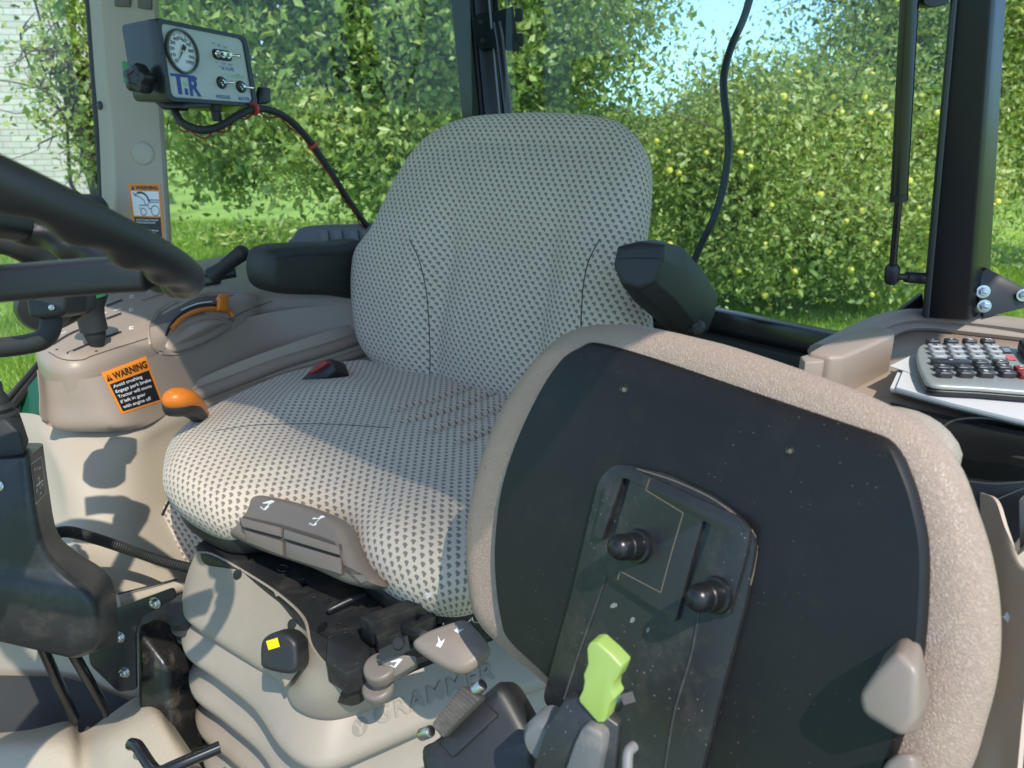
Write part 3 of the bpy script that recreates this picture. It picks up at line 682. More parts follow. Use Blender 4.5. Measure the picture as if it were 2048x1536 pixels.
_b = [drop(T, *p) for T, p in zip(_t, ((84, 838), (122, 856), (240, 850), (332, 806), (450, 760), (560, 718), (650, 688), (770, 656)))]
skirt = obj('console_side', sheet([_t, [a.lerp(b, .5) for a, b in zip(_t, _b)], _b, [b - UP*.02 + Vector((.01, .03, 0)) for b in _b]], 6, .002), TAUPE, sc, ang=60)
f = on_surf(shell, skirt, fallback=1.4)
objs('slot', [strip(f, p, 4.2, .0005) for p in ([(106, 689), (140, 668), (178, 653)], [(134, 707), (202, 678), (243, 664)], [(135, 648), (169, 632)], [(213, 638), (243, 627)], [(213, 612), (245, 600)])], DARKR, shell)
objs('panel_gap', [strip(f, p, 1.8, .0005) for p in ([(97, 704), (126, 719), (163, 720), (193, 709), (297, 676)], [(545, 602), (500, 618), (455, 640)])], GROOVE, shell)
objs('panel_symbol', [join([strip(f, p, 2.0, .0007, 2) for p in ([(x-4, y-2), (x+5, y-3)], [(x-4, y+2), (x+5, y+1)], [(x-2, y-2), (x-2, y+2)])]) for x, y in ((263, 594), (262, 621), (262, 657))] + [strip(f, p, 1.6, .0007, 2) for p in ([(205, 628), (214, 625)], [(228, 622), (243, 618)], [(158, 652), (168, 648)], [(122, 668), (133, 664)])], WHITEP, shell)
for x, y in ((192, 702), (114, 699), (515, 598)): obj('trim_screw', bm_lathe(f(x, y, .0003), UP, [(0, .0025), (.0005, .002), (.0005, 0)], 10), DARKR, shell)
# throttle recess and dial
obj('throttle_recess', join([line_on(f, [(300, 690), (297, 652), (315, 622), (350, 602), (410, 588), (470, 584), (520, 592)], .003), line_on(f, [(300, 690), (318, 706), (350, 709), (400, 694), (460, 660), (500, 632)], .0022)]), TAUPE, shell)
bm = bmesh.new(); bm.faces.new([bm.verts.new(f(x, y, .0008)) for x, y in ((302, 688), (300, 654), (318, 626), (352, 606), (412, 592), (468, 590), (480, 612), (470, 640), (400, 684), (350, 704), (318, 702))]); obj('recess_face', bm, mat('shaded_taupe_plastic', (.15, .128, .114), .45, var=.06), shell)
_q = [f(*p, .0) for p in ((338, 694), (462, 652), (405, 618))]; _n = (_q[1]-_q[0]).cross(_q[2]-_q[0]).normalized(); _n = _n if _n.z > 0 else -_n
qpl = Plane(sum(_q, Vector())/3 + _n*.008, _n)
dial = obj('throttle_dial', pillow(qpl, qpl.tr([(334, 690), (338, 668), (358, 644), (390, 630), (425, 626), (458, 636), (468, 648), (440, 668), (395, 690), (352, 702)]), .012, .02, lambda x, y, s: .018*(1-s*s), N=90, rh=.006), TAUPE, sc)
obj('orange_arc', bm_tube([qpl.on(x, y, .004) for x, y in ((344, 656), (364, 636), (394, 622), (428, 617), (458, 624), (466, 634))], .0042, 10, 5), ORANGE, sc)
obj('throttle_tab', bm_prism([qpl.on(x, y, .004) for x, y in ((430, 624), (433, 604), (430, 598), (436, 591), (450, 593), (453, 600), (448, 606), (450, 626))], qpl.n*.012), ORANGE, sc, bevel=.002)
obj('dial_gap', strip(lambda x, y, z: qpl.on(x, y, .001), [(332, 672), (345, 645), (375, 620), (410, 610), (450, 612)], 5), DARKR, sc)
obj('scale_mark', strip(lambda x, y, z: qpl.on(x, y, .003), [(362, 620), (395, 607), (425, 603)], 2), WHITEP, sc)
# switches and the rear of the panel
for i, P4 in enumerate(([(284, 602), (336, 586), (338, 578), (300, 584)], [(304, 578), (342, 570), (342, 562), (304, 569)], [(405, 574), (440, 568), (440, 558), (412, 562)], [(408, 556), (462, 548), (462, 536), (415, 540)])):
    obj('switch', bm_prism([f(x, y, .0) for x, y in P4], UP*(.004 + .003*(i > 1))), TAUPE if i < 2 else BLACK, sc, bevel=.001)
objs('switch_symbol', [strip(f, p, 2, .0045, 2) for p in ([(312, 574), (322, 572)], [(420, 553), (430, 551)], [(446, 546), (456, 544)])], WHITEP, sc)
# warning sticker
G = quadpx((243, 828), (325, 802), (291, 712), (202, 746), f)
st = obj('warning_sticker', decal(G, 0, 1, 0, 1, .0007, 14, 14), ORANGEP, sc)
obj('sticker_field', decal(G, .05, .95, .045, .70, .0011, 12, 12), BLACKP, st)
for k, (t, w) in enumerate((('Avoid crushing', .70), ('Engage park brake', .86), ('Tractor will move', .82), ('if left in gear', .62), ('with engine off', .70))):
    obj('sticker_lettering', text_fit(t, G, .09, .09+w*.95, .595-.123*k, .072, z=.0016, bold=.012), WHITEP, st)
obj('sticker_heading', text_fit('WARNING', G, .19, .95, .77, .145, z=.0014, bold=.03), BLACKP, st)
obj('sticker_symbol', join([poly_decal(G, [(.03, .77), (.16, .77), (.095, .92)], .0014)]), BLACKP, st)
obj('symbol_mark', poly_decal(G, [(.088, .80), (.102, .80), (.105, .88), (.085, .88)], .0019), ORANGEP, st)

# fender wall under the console
rows = [[(-60, 830), (50, 826), (120, 840), (240, 836), (332, 790), (450, 735), (600, 680), (760, 630)],
        [(-60, 860), (58, 862), (125, 884), (245, 880), (340, 838), (455, 796), (600, 748), (780, 700)],
        [(-60, 930), (84, 930), (140, 950), (250, 935), (340, 890), (460, 850), (600, 810), (800, 790)],
        [(-60, 1030), (100, 1030), (160, 1060), (260, 1060), (350, 1040), (460, 1010), (620, 1000), (800, 1000)],
        [(-60, 1110), (120, 1120), (175, 1150), (240, 1196), (350, 1170), (460, 1150), (620, 1150), (800, 1150)],
        [(-60, 1250), (60, 1240), (150, 1250), (240, 1212), (352, 1186), (460, 1180), (620, 1180), (800, 1180)]]
dp = [[1.45, 1.33, 1.29, 1.31, 1.40, 1.50, 1.62, 1.75], [1.42, 1.30, 1.26, 1.28, 1.37, 1.48, 1.60, 1.74], [1.36, 1.26, 1.22, 1.26, 1.36, 1.47, 1.58, 1.72], [1.30, 1.22, 1.19, 1.22, 1.30, 1.42, 1.52, 1.65], [1.22, 1.16, 1.14, 1.17, 1.24, 1.35, 1.45, 1.6], [1.15, 1.13, 1.12, 1.15, 1.22, 1.33, 1.45, 1.6]]
wall = obj('fender_panel', sheet([[D(x, y, d) for (x, y), d in zip(r, q)] for r, q in zip(rows, dp)], 7, .004), BEIGE, sc, ang=60)
f = on_surf(wall, fallback=1.4)
obj('trim_ridge', join([bm_tube([f(x, y+dy, -.002) for x, y in ((385, 796), (450, 772), (560, 730), (650, 702), (740, 672))], r, 10, 4) for dy, r in ((-2, .014), (28, .011))]), TAUPE, sc)
fpl = Plane(f(350, 1080, .002), (-.35, -.92, .2))
obj('fabric_insert', pillow(fpl, fpl.tr([(342, 992), (480, 1000), (500, 1120), (385, 1128), (345, 1142), (290, 1157), (283, 1148), (300, 1100)]), .004, .006, N=60, inner=6), FAB, sc)
obj('insert_edge', bm_tube([fpl.on(x, y, .002) for x, y in ((346, 985), (320, 1040), (300, 1095), (282, 1148), (292, 1160), (345, 1146))], .002, 6, 4), BLACK, sc)
obj('ledge', bm_tube([D(236, 1205, 1.12), D(300, 1188, 1.15), D(360, 1170, 1.18)], .012, 10, 3), BEIGE, sc)
obj('ledge_gap', bm_tube([D(236, 1188, 1.11), D(300, 1172, 1.14), D(356, 1158, 1.17)], .0012, 6, 3), BLACK, sc)
# grey ribbed box behind the armrest
gb = thing('speaker_box', 'low grey ribbed box on the console behind the far armrest', 'ribbed box', D(660, 490, 1.75))
gpl = Plane(D(660, 470, 1.72), (-.2, -.95, .25))
gr = obj('housing', pillow(gpl, gpl.tr([(580, 500), (584, 470), (598, 455), (630, 449), (700, 447), (770, 448), (770, 510)], off=0), .012, .06, N=70), mat('grey_ribbed_plastic', (.13, .13, .14), .5, var=.1), gb)
obj('rib', join([bm_prism([gpl.on(x, y, .001) for x, y in ((x0, 462), (x0+16, 460), (x0+20, 484), (x0+4, 486))], gpl.n*.005) for x0 in (640, 668, 700, 726)]), mat('grey_rib_plastic', (.17, .165, .17), .5, var=.1), gb, bevel=.001)
# gear lever
def lever_profile(name, label, cat, base, axis, prof, ring=None):
    t = thing(name, label, cat, base)
    obj('grip', bm_lathe(base, axis, prof, 28), RUBBER, t, ang=60)
    return t
gbase = f(0, 0) if False else HZ(195, 690, -.375)
gl_ = lever_profile('gear_lever', 'black gear lever with thin green ring rising from a console slot', 'lever', gbase, (-.03, -.02, 1), [(0, .011), (.012, .015), (.02, .017), (.024, .0165), (.026, .021), (.05, .021), (.062, .023), (.076, .030), (.082, .033), (.086, .033)], None)
obj('green_ring', bm_lathe(gbase, (-.03, -.02, 1), [(.082, .031), (.084, .0345), (.087, .0345), (.089, .031)], 28), GREENF, gl_)
obj('cap', bm_lathe(gbase, (-.03, -.02, 1), [(.086, .032), (.1, .033), (.113, .028), (.118, .018), (.119, 0)], 28), GLOSS, gl_)
# rear joystick
rj = thing('hydraulic_lever', 'short black rounded lever leaning right at the rear of the console', 'lever', D(436, 552, 1.58))
obj('stick', bm_tube([D(428, 552, 1.60), D(440, 540, 1.59), D(452, 530, 1.585), D(484, 506, 1.57)], [.018, .012, .014, .0165], 14), RUBBER, rj)
obj('tip', bm_lathe(D(484, 506, 1.57), D(484, 506, 1.57)-D(452, 530, 1.585), [(0, .0165), (.006, .0155), (.011, .011), (.013, 0)], 14), RUBBER, rj)
obj('base_plate', bm_prism([D(x, y, 1.6) for x, y in ((408, 540), (440, 522), (466, 526), (470, 548), (428, 556))], (0, .01, -.01)), BLACK, rj, bevel=.002)
# orange hand lever
hl = thing('hand_lever', 'hand lever with glossy orange top and black underside beside the cushion', 'lever', D(430, 880, 1.12))
pth = [D(334, 806, 1.22), D(350, 803, 1.22), D(370, 804, 1.24), D(390, 818, 1.28), D(406, 842, 1.33), D(422, 880, 1.40)]
rr = [.016, .0215, .021, .017, .0135, .012]
def taper(pts, rs, n, off=Vector(), sc_=1.0):
    P = catmull(pts, n); R = [v.x for v in catmull([(r, 0, 0) for r in rs], n)]
    b = bm_tube([p + off for p in P], [r*sc_ for r in R], 20, squash=(1, .82)); return b
e0 = pth[0] + (pth[0]-pth[1])*.45
obj('lever_body', taper([e0]+pth, [.002]+rr, 6, Vector((0, 0, -.007))), BLACK, hl)
obj('orange_top', taper([e0]+pth[:6], [.001]+[r*.98 for r in rr[:4]]+[.012, .010], 6, Vector((.003, -.003, .006))), ORANGE, hl)

# =================================================================== STEERING WHEEL
wc = CAM + Vector((-.400, .509, -.032)); az, el = .859, 1.010
wn = Vector((math.cos(az)*math.cos(el), math.sin(az)*math.cos(el), math.sin(el))); wa = wn.cross(UP).normalized(); wb_ = wn.cross(wa)
sw = thing('steering_wheel', 'black grained steering wheel with finger bumps seen edge on', 'steering wheel', wc)
def wp(t, r=.1908, z=0): return wc + (wa*math.cos(t) + wb_*math.sin(t))*r + wn*z
bm = bmesh.new(); NT, NS = 360, 28; RG = []
for i in range(NT):
    t = 2*math.pi*i/NT; c = wp(t); rad = (c-wc).normalized(); row = []
    for k in range(NS):
        a = 2*math.pi*k/NS; under = max(0, -math.sin(a)*.8 + -math.cos(a)*.5)
        r = .0124 + .0028*under*math.sin(t*30)
        row.append(bm.verts.new(c + rad*math.cos(a)*r + wn*math.sin(a)*r*1.02))
    RG.append(row)
for i in range(NT):
    for k in range(NS): bm.faces.new((RG[i][k], RG[i][(k+1) % NS], RG[(i+1) % NT][(k+1) % NS], RG[(i+1) % NT][k]))
obj('rim', bm, WHEEL, sw, ang=80)
s0 = [D(x, y, d) for x, y, d in ((300, 545, .53), (230, 548, .53), (120, 556, .53), (0, 566, .53), (-120, 576, .53))]
sp_r = []
for p in s0:
    sp_r.append([p + UP*.0125, p + UP*.011 + Vector((0, -.010, 0)), p - UP*.008 + Vector((0, -.014, 0)), p - UP*.0125 + Vector((0, -.008, 0)), p - UP*.0125 + Vector((0, .02, 0)), p + UP*.008 + Vector((0, .02, 0))])
obj('spoke', bm_loft(sp_r[::-1]), WHEEL, sw, bevel=.003, ang=60)
obj('hub', bm_lathe(wc - wn*.05, wn, [(0, .03), (.01, .05), (.045, .055), (.055, .045), (.058, 0)], 32), BLACK, sw)
obj('hub_spoke', join([bm_tube([wp(t, .04, -.02), wp(t, .12, -.012), wp(t, .185)], .012, 10) for t in (math.pi*.75, math.pi*1.45)]), WHEEL, sw)
obj('column', bm_tube([wc - wn*.04, wc - wn*.45 + Vector((-.05, 0, 0))], .035, 20), BLACK, sw)

# stalk, clamp and pipes under the wheel
gh = thing('grab_pipe', 'bent matt black pipe with screwed clamp housing below the steering wheel', 'pipe', D(0, 700, .8))
obj('pipe', bm_tube([D(-80, 700, .80), D(-20, 697, .80), D(50, 689, .80), (D(86, 678, .80)), D(101, 655, .80), D(102, 620, .80), D(102, 600, .80)], .0105, 16, 5), RUBBER, gh)
obj('pipe', bm_tube([D(-60, 478, .74), D(0, 478, .75), D(40, 490, .76), D(78, 515, .78), D(98, 560, .79), D(102, 590, .80)], .0150, 16, 5), RUBBER, gh)
cp_ = Plane(D(90, 602, .78), (.05, -.97, .2))
ch = obj('clamp_housing', pillow(cp_, cp_.tr([(50, 566), (52, 620), (60, 636), (90, 638), (122, 632), (128, 615), (128, 560), (90, 556)]), .006, .05, N=60, sub=3), BLACK, gh)
for x, y in ((103, 615), (92, 573)): screw(cp_.on(x, y, .001), cp_.n, .0032, parent=ch)
ml = thing('round_lamp', 'round black lamp body partly hidden behind the pipe clamp', 'lamp', D(80, 625, .95))
obj('lamp_body', bm_lathe(D(86, 618, .90), (-.3, .9, .1), [(-.01, .0), (-.008, .024), (.0, .030), (.03, .030), (.05, .022), (.055, 0)], 28), BLACK, ml)
obj('lamp_arm', bm_prism([D(x, y, .96) for x, y in ((100, 590), (170, 575), (172, 630), (120, 660))], (0, .03, 0)), BLACK, ml, bevel=.004)

# =================================================================== LEVER CONSOLE LOWER LEFT
jc = thing('lever_tower', 'tall black lever tower with rubber boot and shift pattern plate', 'lever housing', D(60, 1300, .95))
rgs = [((-90, 925, .80), (56, 916, .80), (90, 886, .87), (-60, 884, .90)), ((-90, 1000, .80), (66, 1000, .80), (102, 975, .87), (-60, 960, .9)), ((-90, 1090, .80), (86, 1090, .81), (120, 1064, .88), (-60, 1060, .9)),
       ((-90, 1135, .80), (120, 1140, .82), (165, 1106, .90), (-60, 1100, .92)), ((-90, 1175, .80), (190, 1205, .83), (224, 1150, .92), (-60, 1140, .94)), ((-90, 1240, .81), (196, 1290, .84), (240, 1225, .94), (-60, 1200, .96)), ((-90, 1262, .82), (150, 1318, .85), (242, 1285, .95), (-60, 1230, .97))]
rings = []
for r in rgs:
    c = [D(*p) for p in r]; out = []
    for i in range(4):
        a, b, n_ = c[i-1], c[i], c[(i+1) % 4]
        k = .012
        s_ = b + (a-b).normalized()*k; e_ = b + (n_-b).normalized()*k
        for j in range(5): t = j/4; out.append((1-t)**2*s_ + 2*t*(1-t)*b + t*t*e_)
    rings.append(out)
cols = [catmull([r[i] for r in rings], 4) for i in range(len(rings[0]))]
rings = [[c[j] for c in cols] for j in range(len(cols[0]))]
tw = obj('housing', bm_loft(rings), mat('satin_black_housing', (.02, .022, .024), .36, ('noise', 800, .1, .0006), var=.2, dust=.12), jc, ang=60)
f = on_surf(tw, fallback=.8)
G = quadpx((70, 1010), (91, 986), (82, 912), (60, 928), f)
dp_ = obj('shift_plate', decal(G, 0, 1, 0, 1, .0006, 4, 4), mat('grey_print_line', (.35, .36, .36), .4), jc)
obj('plate_field', decal(G, .06, .94, .03, .97, .0009, 4, 4), BLACKP, dp_)
obj('plate_lettering', join([text_fit(t, G, u, u+w, v, .07, z=.0013, bold=.01) for t, u, w, v in (('N', .18, .1, .78), ('I', .42, .04, .76), ('II', .6, .12, .72), ('R', .42, .14, .5), ('F', .15, .12, .25), ('R', .65, .14, .27), ('N', .42, .14, .12))] + [strip(G, p, .03, .0012, 2) for p in ([(.2, .4), (.8, .4)], [(.5, .25), (.5, .48)])]), WHITEP, dp_)
obj('boot', bm_loft([[D(x, y, d) for x, y, d in r] for r in (((-60, 925, .81), (50, 912, .81), (60, 885, .86), (-40, 890, .88)), ((-60, 870, .81), (40, 866, .81), (50, 850, .85), (-40, 850, .88)), ((-60, 840, .81), (10, 838, .81), (36, 812, .85), (-40, 815, .88)))]), RUBBER, jc, bevel=.004)
obj('lever_boot', bm_lathe(D(0, 838, .83), (0, .02, 1), [(0, .017), (.006, .019), (.009, .014), (.014, .016), (.018, .0115), (.024, .012), (.03, .009), (.04, .009), (.045, .006), (.05, 0)], 20), RUBBER, jc)
screw(f(-2, 972, .0), (-.1, -.9, .3), .006, parent=jc)
for a, b in ((((84, 1292), (150, 1440)), 0), (((140, 1296), (215, 1425)), 0)):
    obj('support_rod', bm_tube([D(*a[0], 1.0), D(*a[1], 1.12)], .0085, 10, squash=(1, .6)), GLOSS, jc)
bk = thing('floor_bracket', 'black steel bracket plate with zinc bolts below the console', 'bracket', D(250, 1380, 1.1))
bkp = Plane(D(260, 1260, 1.08), (-.2, -.95, .15))
obj('plate', bm_plate(bkp, round_poly(bkp.tr([(170, 1240), (345, 1176), (352, 1196), (282, 1236), (270, 1262), (272, 1380), (236, 1384), (180, 1330)]), .006), [], -.004, 0), BLACK, bk, bevel=.001)
for x, y in ((311, 1205), (197, 1268), (240, 1273), (250, 1343)): hexbolt(bkp.on(x, y, 0), bkp.n, .0058, bk)
bx_ = thing('battery_box', 'dusty black box with rounded top standing beside the seat bellows', 'box', D(330, 1500, 1.15))
obj('box_body', bm_loft([[D(x, y, d) for x, y, d in r] for r in (((268, 1250, 1.12), (345, 1212, 1.2), (420, 1300, 1.2), (330, 1330, 1.10)), ((272, 1400, 1.12), (345, 1400, 1.22), (430, 1480, 1.22), (350, 1500, 1.12)), ((290, 1560, 1.12), (345, 1560, 1.22), (430, 1640, 1.22), (390, 1640, 1.12)))]), mat('dusty_gloss_black', (.016, .016, .016), .3, ('noise', 90, .2, .002), var=.3, dust=.35), bx_, bevel=.012, seg=4, ang=60)
# rubber mount between box and bellows
obj('rubber_sleeve', bm_lathe(D(378, 1235, 1.12), (-.2, -.3, 1), [(-.06, .022), (-.045, .030), (-.04, .024), (-.025, .030), (-.02, .024), (-.005, .029), (0, .023), (.02, .027), (.03, .02)], 24), RUBBER, bx_)
cb = bm_tube([D(100, 1068, 1.0), D(140, 1064, 1.03), D(200, 1080, 1.08), (D(270, 1104, 1.12)), D(330, 1124, 1.13), D(400, 1140, 1.13)], .0075, 12, 22)
P = catmull([D(100, 1068, 1.0), D(140, 1064, 1.03), D(200, 1080, 1.08), (D(270, 1104, 1.12)), D(330, 1124, 1.13), D(400, 1140, 1.13)], 44)
cb.free(); cb = bm_tube(P, [.0078 if i % 3 else .0064 for i in range(len(P))], 12)
tag(obj('corrugated_cable', cb, RUBBER, ang=20), 'ribbed black conduit running from the lever tower to the seat base', 'cable')

# =================================================================== LEFT FENDER CONSOLE (image right)
fc = thing('fender_console', 'taupe fender console with tray, raised lid and dark cup recess', 'console', HZ(1950, 900, -1.0))
ZT = -.255
def lay(pts, z): return [HZ(x, y, z) for x, y in pts]
tray = obj('tray', bm_prism(lay([(1560, 760), (1640, 690), (1745, 648), (1800, 634), (1930, 634), (2300, 672), (2700, 900), (2060, 862), (1980, 846), (1800, 802)], ZT-.012), (0, 0, -.03)), TAUPE, fc, bevel=.008, seg=3)
obj('tray_rim', join([bm_tube(lay(p, z), r, 10, 5, squash=q) for p, z, r, q in (([(1640, 706), (1745, 652), (1800, 636), (1860, 634), (1935, 640), (2060, 655), (2300, 690)], ZT+.004, .010, (1.4, 1)), ([(1730, 690), (1790, 656), (1850, 650), (1935, 658), (2060, 672), (2300, 700)], ZT-.006, .008, (1.6, 1)))]), mat('light_taupe_rim', (.30, .26, .22), .45, ('noise', 700, .1, .001), var=.06, dust=.2), fc)
lidp = [(1616, 704), (1640, 690), (1738, 651), (1788, 657), (1790, 668), (1690, 712), (1660, 714)]
obj('lid', bm_prism(lay(lidp, ZT+.030), (0, 0, -.045)), TAUPE, fc, bevel=.004, seg=3)
obj('lid_latch', bm_prism(lay([(1600, 712), (1622, 706), (1652, 714), (1648, 722), (1610, 724)], ZT+.026), (0, 0, -.04)), TAUPE, fc, bevel=.002)
# dark lower part with the cup recess
low = mat('dark_taupe_plastic', (.07, .062, .058), .45, ('noise', 700, .1, .001), var=.08)
rowsL = [[(1780, 806, .738), (1900, 832, .695), (2050, 864, .645), (2250, 900, .60)], [(1790, 836, .738), (1900, 858, .69), (2050, 886, .645), (2250, 915, .60)], [(1800, 960, .75), (1900, 960, .74), (2050, 962, .72), (2250, 965, .69)], [(1800, 1090, .72), (1900, 1090, .71), (2050, 1095, .69), (2250, 1100, .66)], [(1850, 1300, .70), (1950, 1300, .69), (2050, 1310, .67), (2250, 1320, .64)]]
lowp = obj('cup_recess_panel', sheet([[D(*p) for p in r] for r in rowsL], 6, .004), low, fc, ang=60)
f = on_surf(lowp, fallback=.7)
obj('recess_lip', join([line_on(f, [(1880, 860), (1905, 842), (1960, 836), (2060, 846), (2120, 856)], .0012), line_on(f, [(1935, 962), (1990, 967), (2060, 962), (2120, 957)], .0012), line_on(f, [(1990, 1000), (2050, 975), (2120, 950)], .0008)]), TAUPE, fc)
cup = bmesh.new(); cup.faces.new([cup.verts.new(f(x, y, .0006)) for x, y in ((1884, 862), (1908, 846), (1960, 840), (2050, 849), (2100, 856), (2100, 955), (2050, 960), (1990, 962), (1940, 955), (1905, 920))]); obj('cup_recess', cup, mat('recess_dark', (.028, .026, .026), .6), fc)
# taupe door pillar panel lower right
obj('side_panel', sheet([[D(*p) for p in r] for r in ([(1960, 985, .62), (1990, 1000, .60), (2012, 1060, .58), (2060, 1160, .55)], [(1960, 1180, .60), (1992, 1185, .58), (2020, 1190, .56), (2080, 1170, .53)], [(1930, 1380, .58), (1975, 1385, .56), (2010, 1390, .54), (2050, 1390, .52)], [(1900, 1620, .56), (1945, 1620, .54), (2000, 1600, .53), (2030, 1590, .51)])], 6, .003), mat('warm_taupe_panel', (.52, .42, .35), .38, ('noise', 700, .08, .001), var=.05), fc, ang=60)
obj('door_trim', bm_prism([D(x, y, .60) for x, y in ((2022, 1120), (2100, 1060), (2100, 1420), (2024, 1380))], (.03, .03, 0)), BEIGE, fc, bevel=.003)
obj('door_seal', join([bm_prism([D(x, y, .62) for x, y in ((2036, 1000), (2100, 940), (2100, 1180), (2040, 1150))], (.03, .03, 0)), bm_prism([D(x, y, .61) for x, y in ((2000, 1430), (2100, 1340), (2100, 1600), (1990, 1600))], (.03, .03, 0))]), BLACK, fc, bevel=.002)
obj('scuff', poly_decal(quadpx((2003, 1240), (2022, 1248), (2018, 1222), (2006, 1224), lambda x, y, z: D(x, y, .555)), [(0, .4), (.4, .2), (.7, 0), (1, .5), (.7, 1), (.4, .7)]), WHITEP, fc)

# papers and calculator
pp = [(1778, 770), (1800, 716), (1850, 690), (2300, 720), (2400, 980), (2048, 832), (1900, 792)]
pst = thing('paper_stack', 'stack of loose white papers and black folders lying under the calculator', 'papers', HZ(1950, 780, ZT))
rnd = random.Random(3)
zz = ZT - .006; 
for k in range(11):
    dark = k in (3, 6)
    jx, jy = rnd.uniform(-7, 7), rnd.uniform(-3, 3); sh = 6*(k % 4)
    q = [(1784+jx+sh*.4, 782+jy-.5*k), (1806+jx, 735+jy), (1860+jx, 700), (2250, 735), (2350, 920), (2048+jx, 852+jy-k*.7), (1900+jx, 815+jy-k*.6)]
    t = .0016 if dark else rnd.uniform(.0012, .0028)
    obj('folder' if dark else 'paper_sheet', bm_prism(lay(q, zz), (0, 0, t)), CARD if dark else PAPER, pst); zz += t + .0003
obj('paper_sheet', bm_prism(lay([(1779, 733), (1836, 705), (1900, 720), (1870, 772), (1838, 752)], zz), (0, 0, .0006)), PAPER, pst)
calc = thing('calculator', 'silver desk calculator with black, white and red keys on the papers', 'calculator', HZ(1940, 735, zz))
ZC = zz + .012
cq = [HZ(*p, ZC) for p in ((1866, 766), (2062, 775), (2040, 700), (1838, 688))]
ex = (cq[1]-cq[0]).normalized(); ey = UP.cross(ex)
cpn = Plane(cq[0], UP, up=ey)
body = cpn.tr([(1866, 767), (1848, 752), (1836, 722), (1834, 700), (1842, 688), (1868, 684), (1960, 690), (2250, 712), (2300, 790), (1960, 773)])
obj('shell', pillow(cpn, body, .004, .003, N=140, rh=.003, inner=8, sub=3, backr=.0005), CALC, calc, ang=60)
obj('base', pillow(Plane(cpn.P - UP*.005, UP, up=ey), [(x, y) for x, y in body], .003, .006, N=120, rh=.002, inner=3, sub=3), BLACK, calc)
def key(x, y, w, h, m, lab=None):
    P = HZ(x, y, ZC) + UP*.003
    k = obj('key', bm_prism([P + ex*(a*w/2) + ey*(b*h/2) - UP*.003 for a, b in ((-1, -.6), (-.8, -1), (.8, -1), (1, -.6), (1, .6), (.8, 1), (-.8, 1), (-1, .6))], UP*.0055), m, calc, bevel=.0012)
    if lab:
        b = text_bm(lab, lambda u, v: P + ex*((u-.3*len(lab))*h*.75) + ey*((v-.36)*h*.75) + UP*.0028, bold=.02)
        obj('key_symbol', b, KEYB if m is KEYW else WHITEP, k)
KW, KH = .0125, .0095
for xs, y, m, labs in (((1865, 1901, 1938, 1974), 689, KEYB, '-+%M'), ((1869, 1907, 1943, 1981), 700, KEYW, '0147'), ((1873, 1911, 1949, 1987), 709.5, KEYW, '0258'), ((1877, 1915, 1953, 1993), 719.5, KEYW, '.369')):
    for x, l in zip(xs, labs): key(x, y, KW, KH, m, l)
key(1900, 731, .034, KH, KEYB, '+')
for x, l in ((1959, '-'), (1999, 'x')): key(x, 732, KW*1.05, KH, KEYB, l)
for x, l in ((1883, '='), (1924, '-'), (1964, '-'), (2005, 'T')): key(x, 742, KW*1.05, KH, KEYB, l)
for x, l in ((1887, '+'), (1929, '-'), (1970, '8'), (2013, '=')): key(x, 753.5, KW*1.05, KH, KEYB, l)
key(2042, 745, KW, KH, KEYR, 'C'); key(2050, 756, KW, KH, KEYR, '=')
G = quadpx((2006, 708), (2027, 708), (2018, 695), (1996, 694), lambda x, y, z: HZ(x, y, ZC) + UP*z)
dsp = obj('display', decal(G, 0, 1, 0, 1, .0006, 2, 2), KEYB, calc); obj('display_glass', decal(G, .2, .85, .15, .75, .0012, 2, 2), LCD, dsp)
G = quadpx((2016, 721), (2034, 722), (2026, 712), (2007, 711), lambda x, y, z: HZ(x, y, ZC) + UP*z)
obj('red_badge', decal(G, 0, 1, 0, 1, .0007, 2, 2), mat('pink_red_badge', (.6, .12, .12), .4), calc)
obj('raised_display_hood', bm_prism([HZ(x, y, ZC) for x, y in ((2032, 700), (2090, 706), (2120, 745), (2056, 732))], UP*.012), BLACK, calc, bevel=.003)
from mathutils import noise as mnoise
TINT, _nt, _N, _L, _B = nodes('shade_strip_gradient'); _t = _N.new('ShaderNodeBsdfTransparent');  # graded transparency for the added strip that softens the roof's shade edge
_g = _N.new('ShaderNodeNewGeometry'); _d = _N.new('ShaderNodeVectorMath'); _d.operation = 'DOT_PRODUCT'; _d.inputs[1].default_value = (.747, .665, 0); _L.new(_g.outputs['Position'], _d.inputs[0])
_r = _N.new('ShaderNodeValToRGB'); _r.color_ramp.elements[0].position = .06; _r.color_ramp.elements[0].color = (.97, .96, .93, 1); _r.color_ramp.elements[1].position = .27; _r.color_ramp.elements[1].color = (.20, .19, .17, 1)
_L.new(_d.outputs['Value'], _r.inputs[0]); _L.new(_r.outputs[0], _t.inputs[0])
_L.new(_t.outputs[0], _N['Material Output'].inputs[0])
# =================================================================== CAB FRAME
ZR = CZ + .552
def to_roof(a, b):
    """carries the line a-b on up to the underside of the roof"""
    return b + (b - a) * ((ZR - b.z) / (b.z - a.z))

cab = thing('tractor_cab', 'tractor cab frame with beige front pillar, black rear posts and tinted windows', 'tractor cab', (0, 1.2, 0))
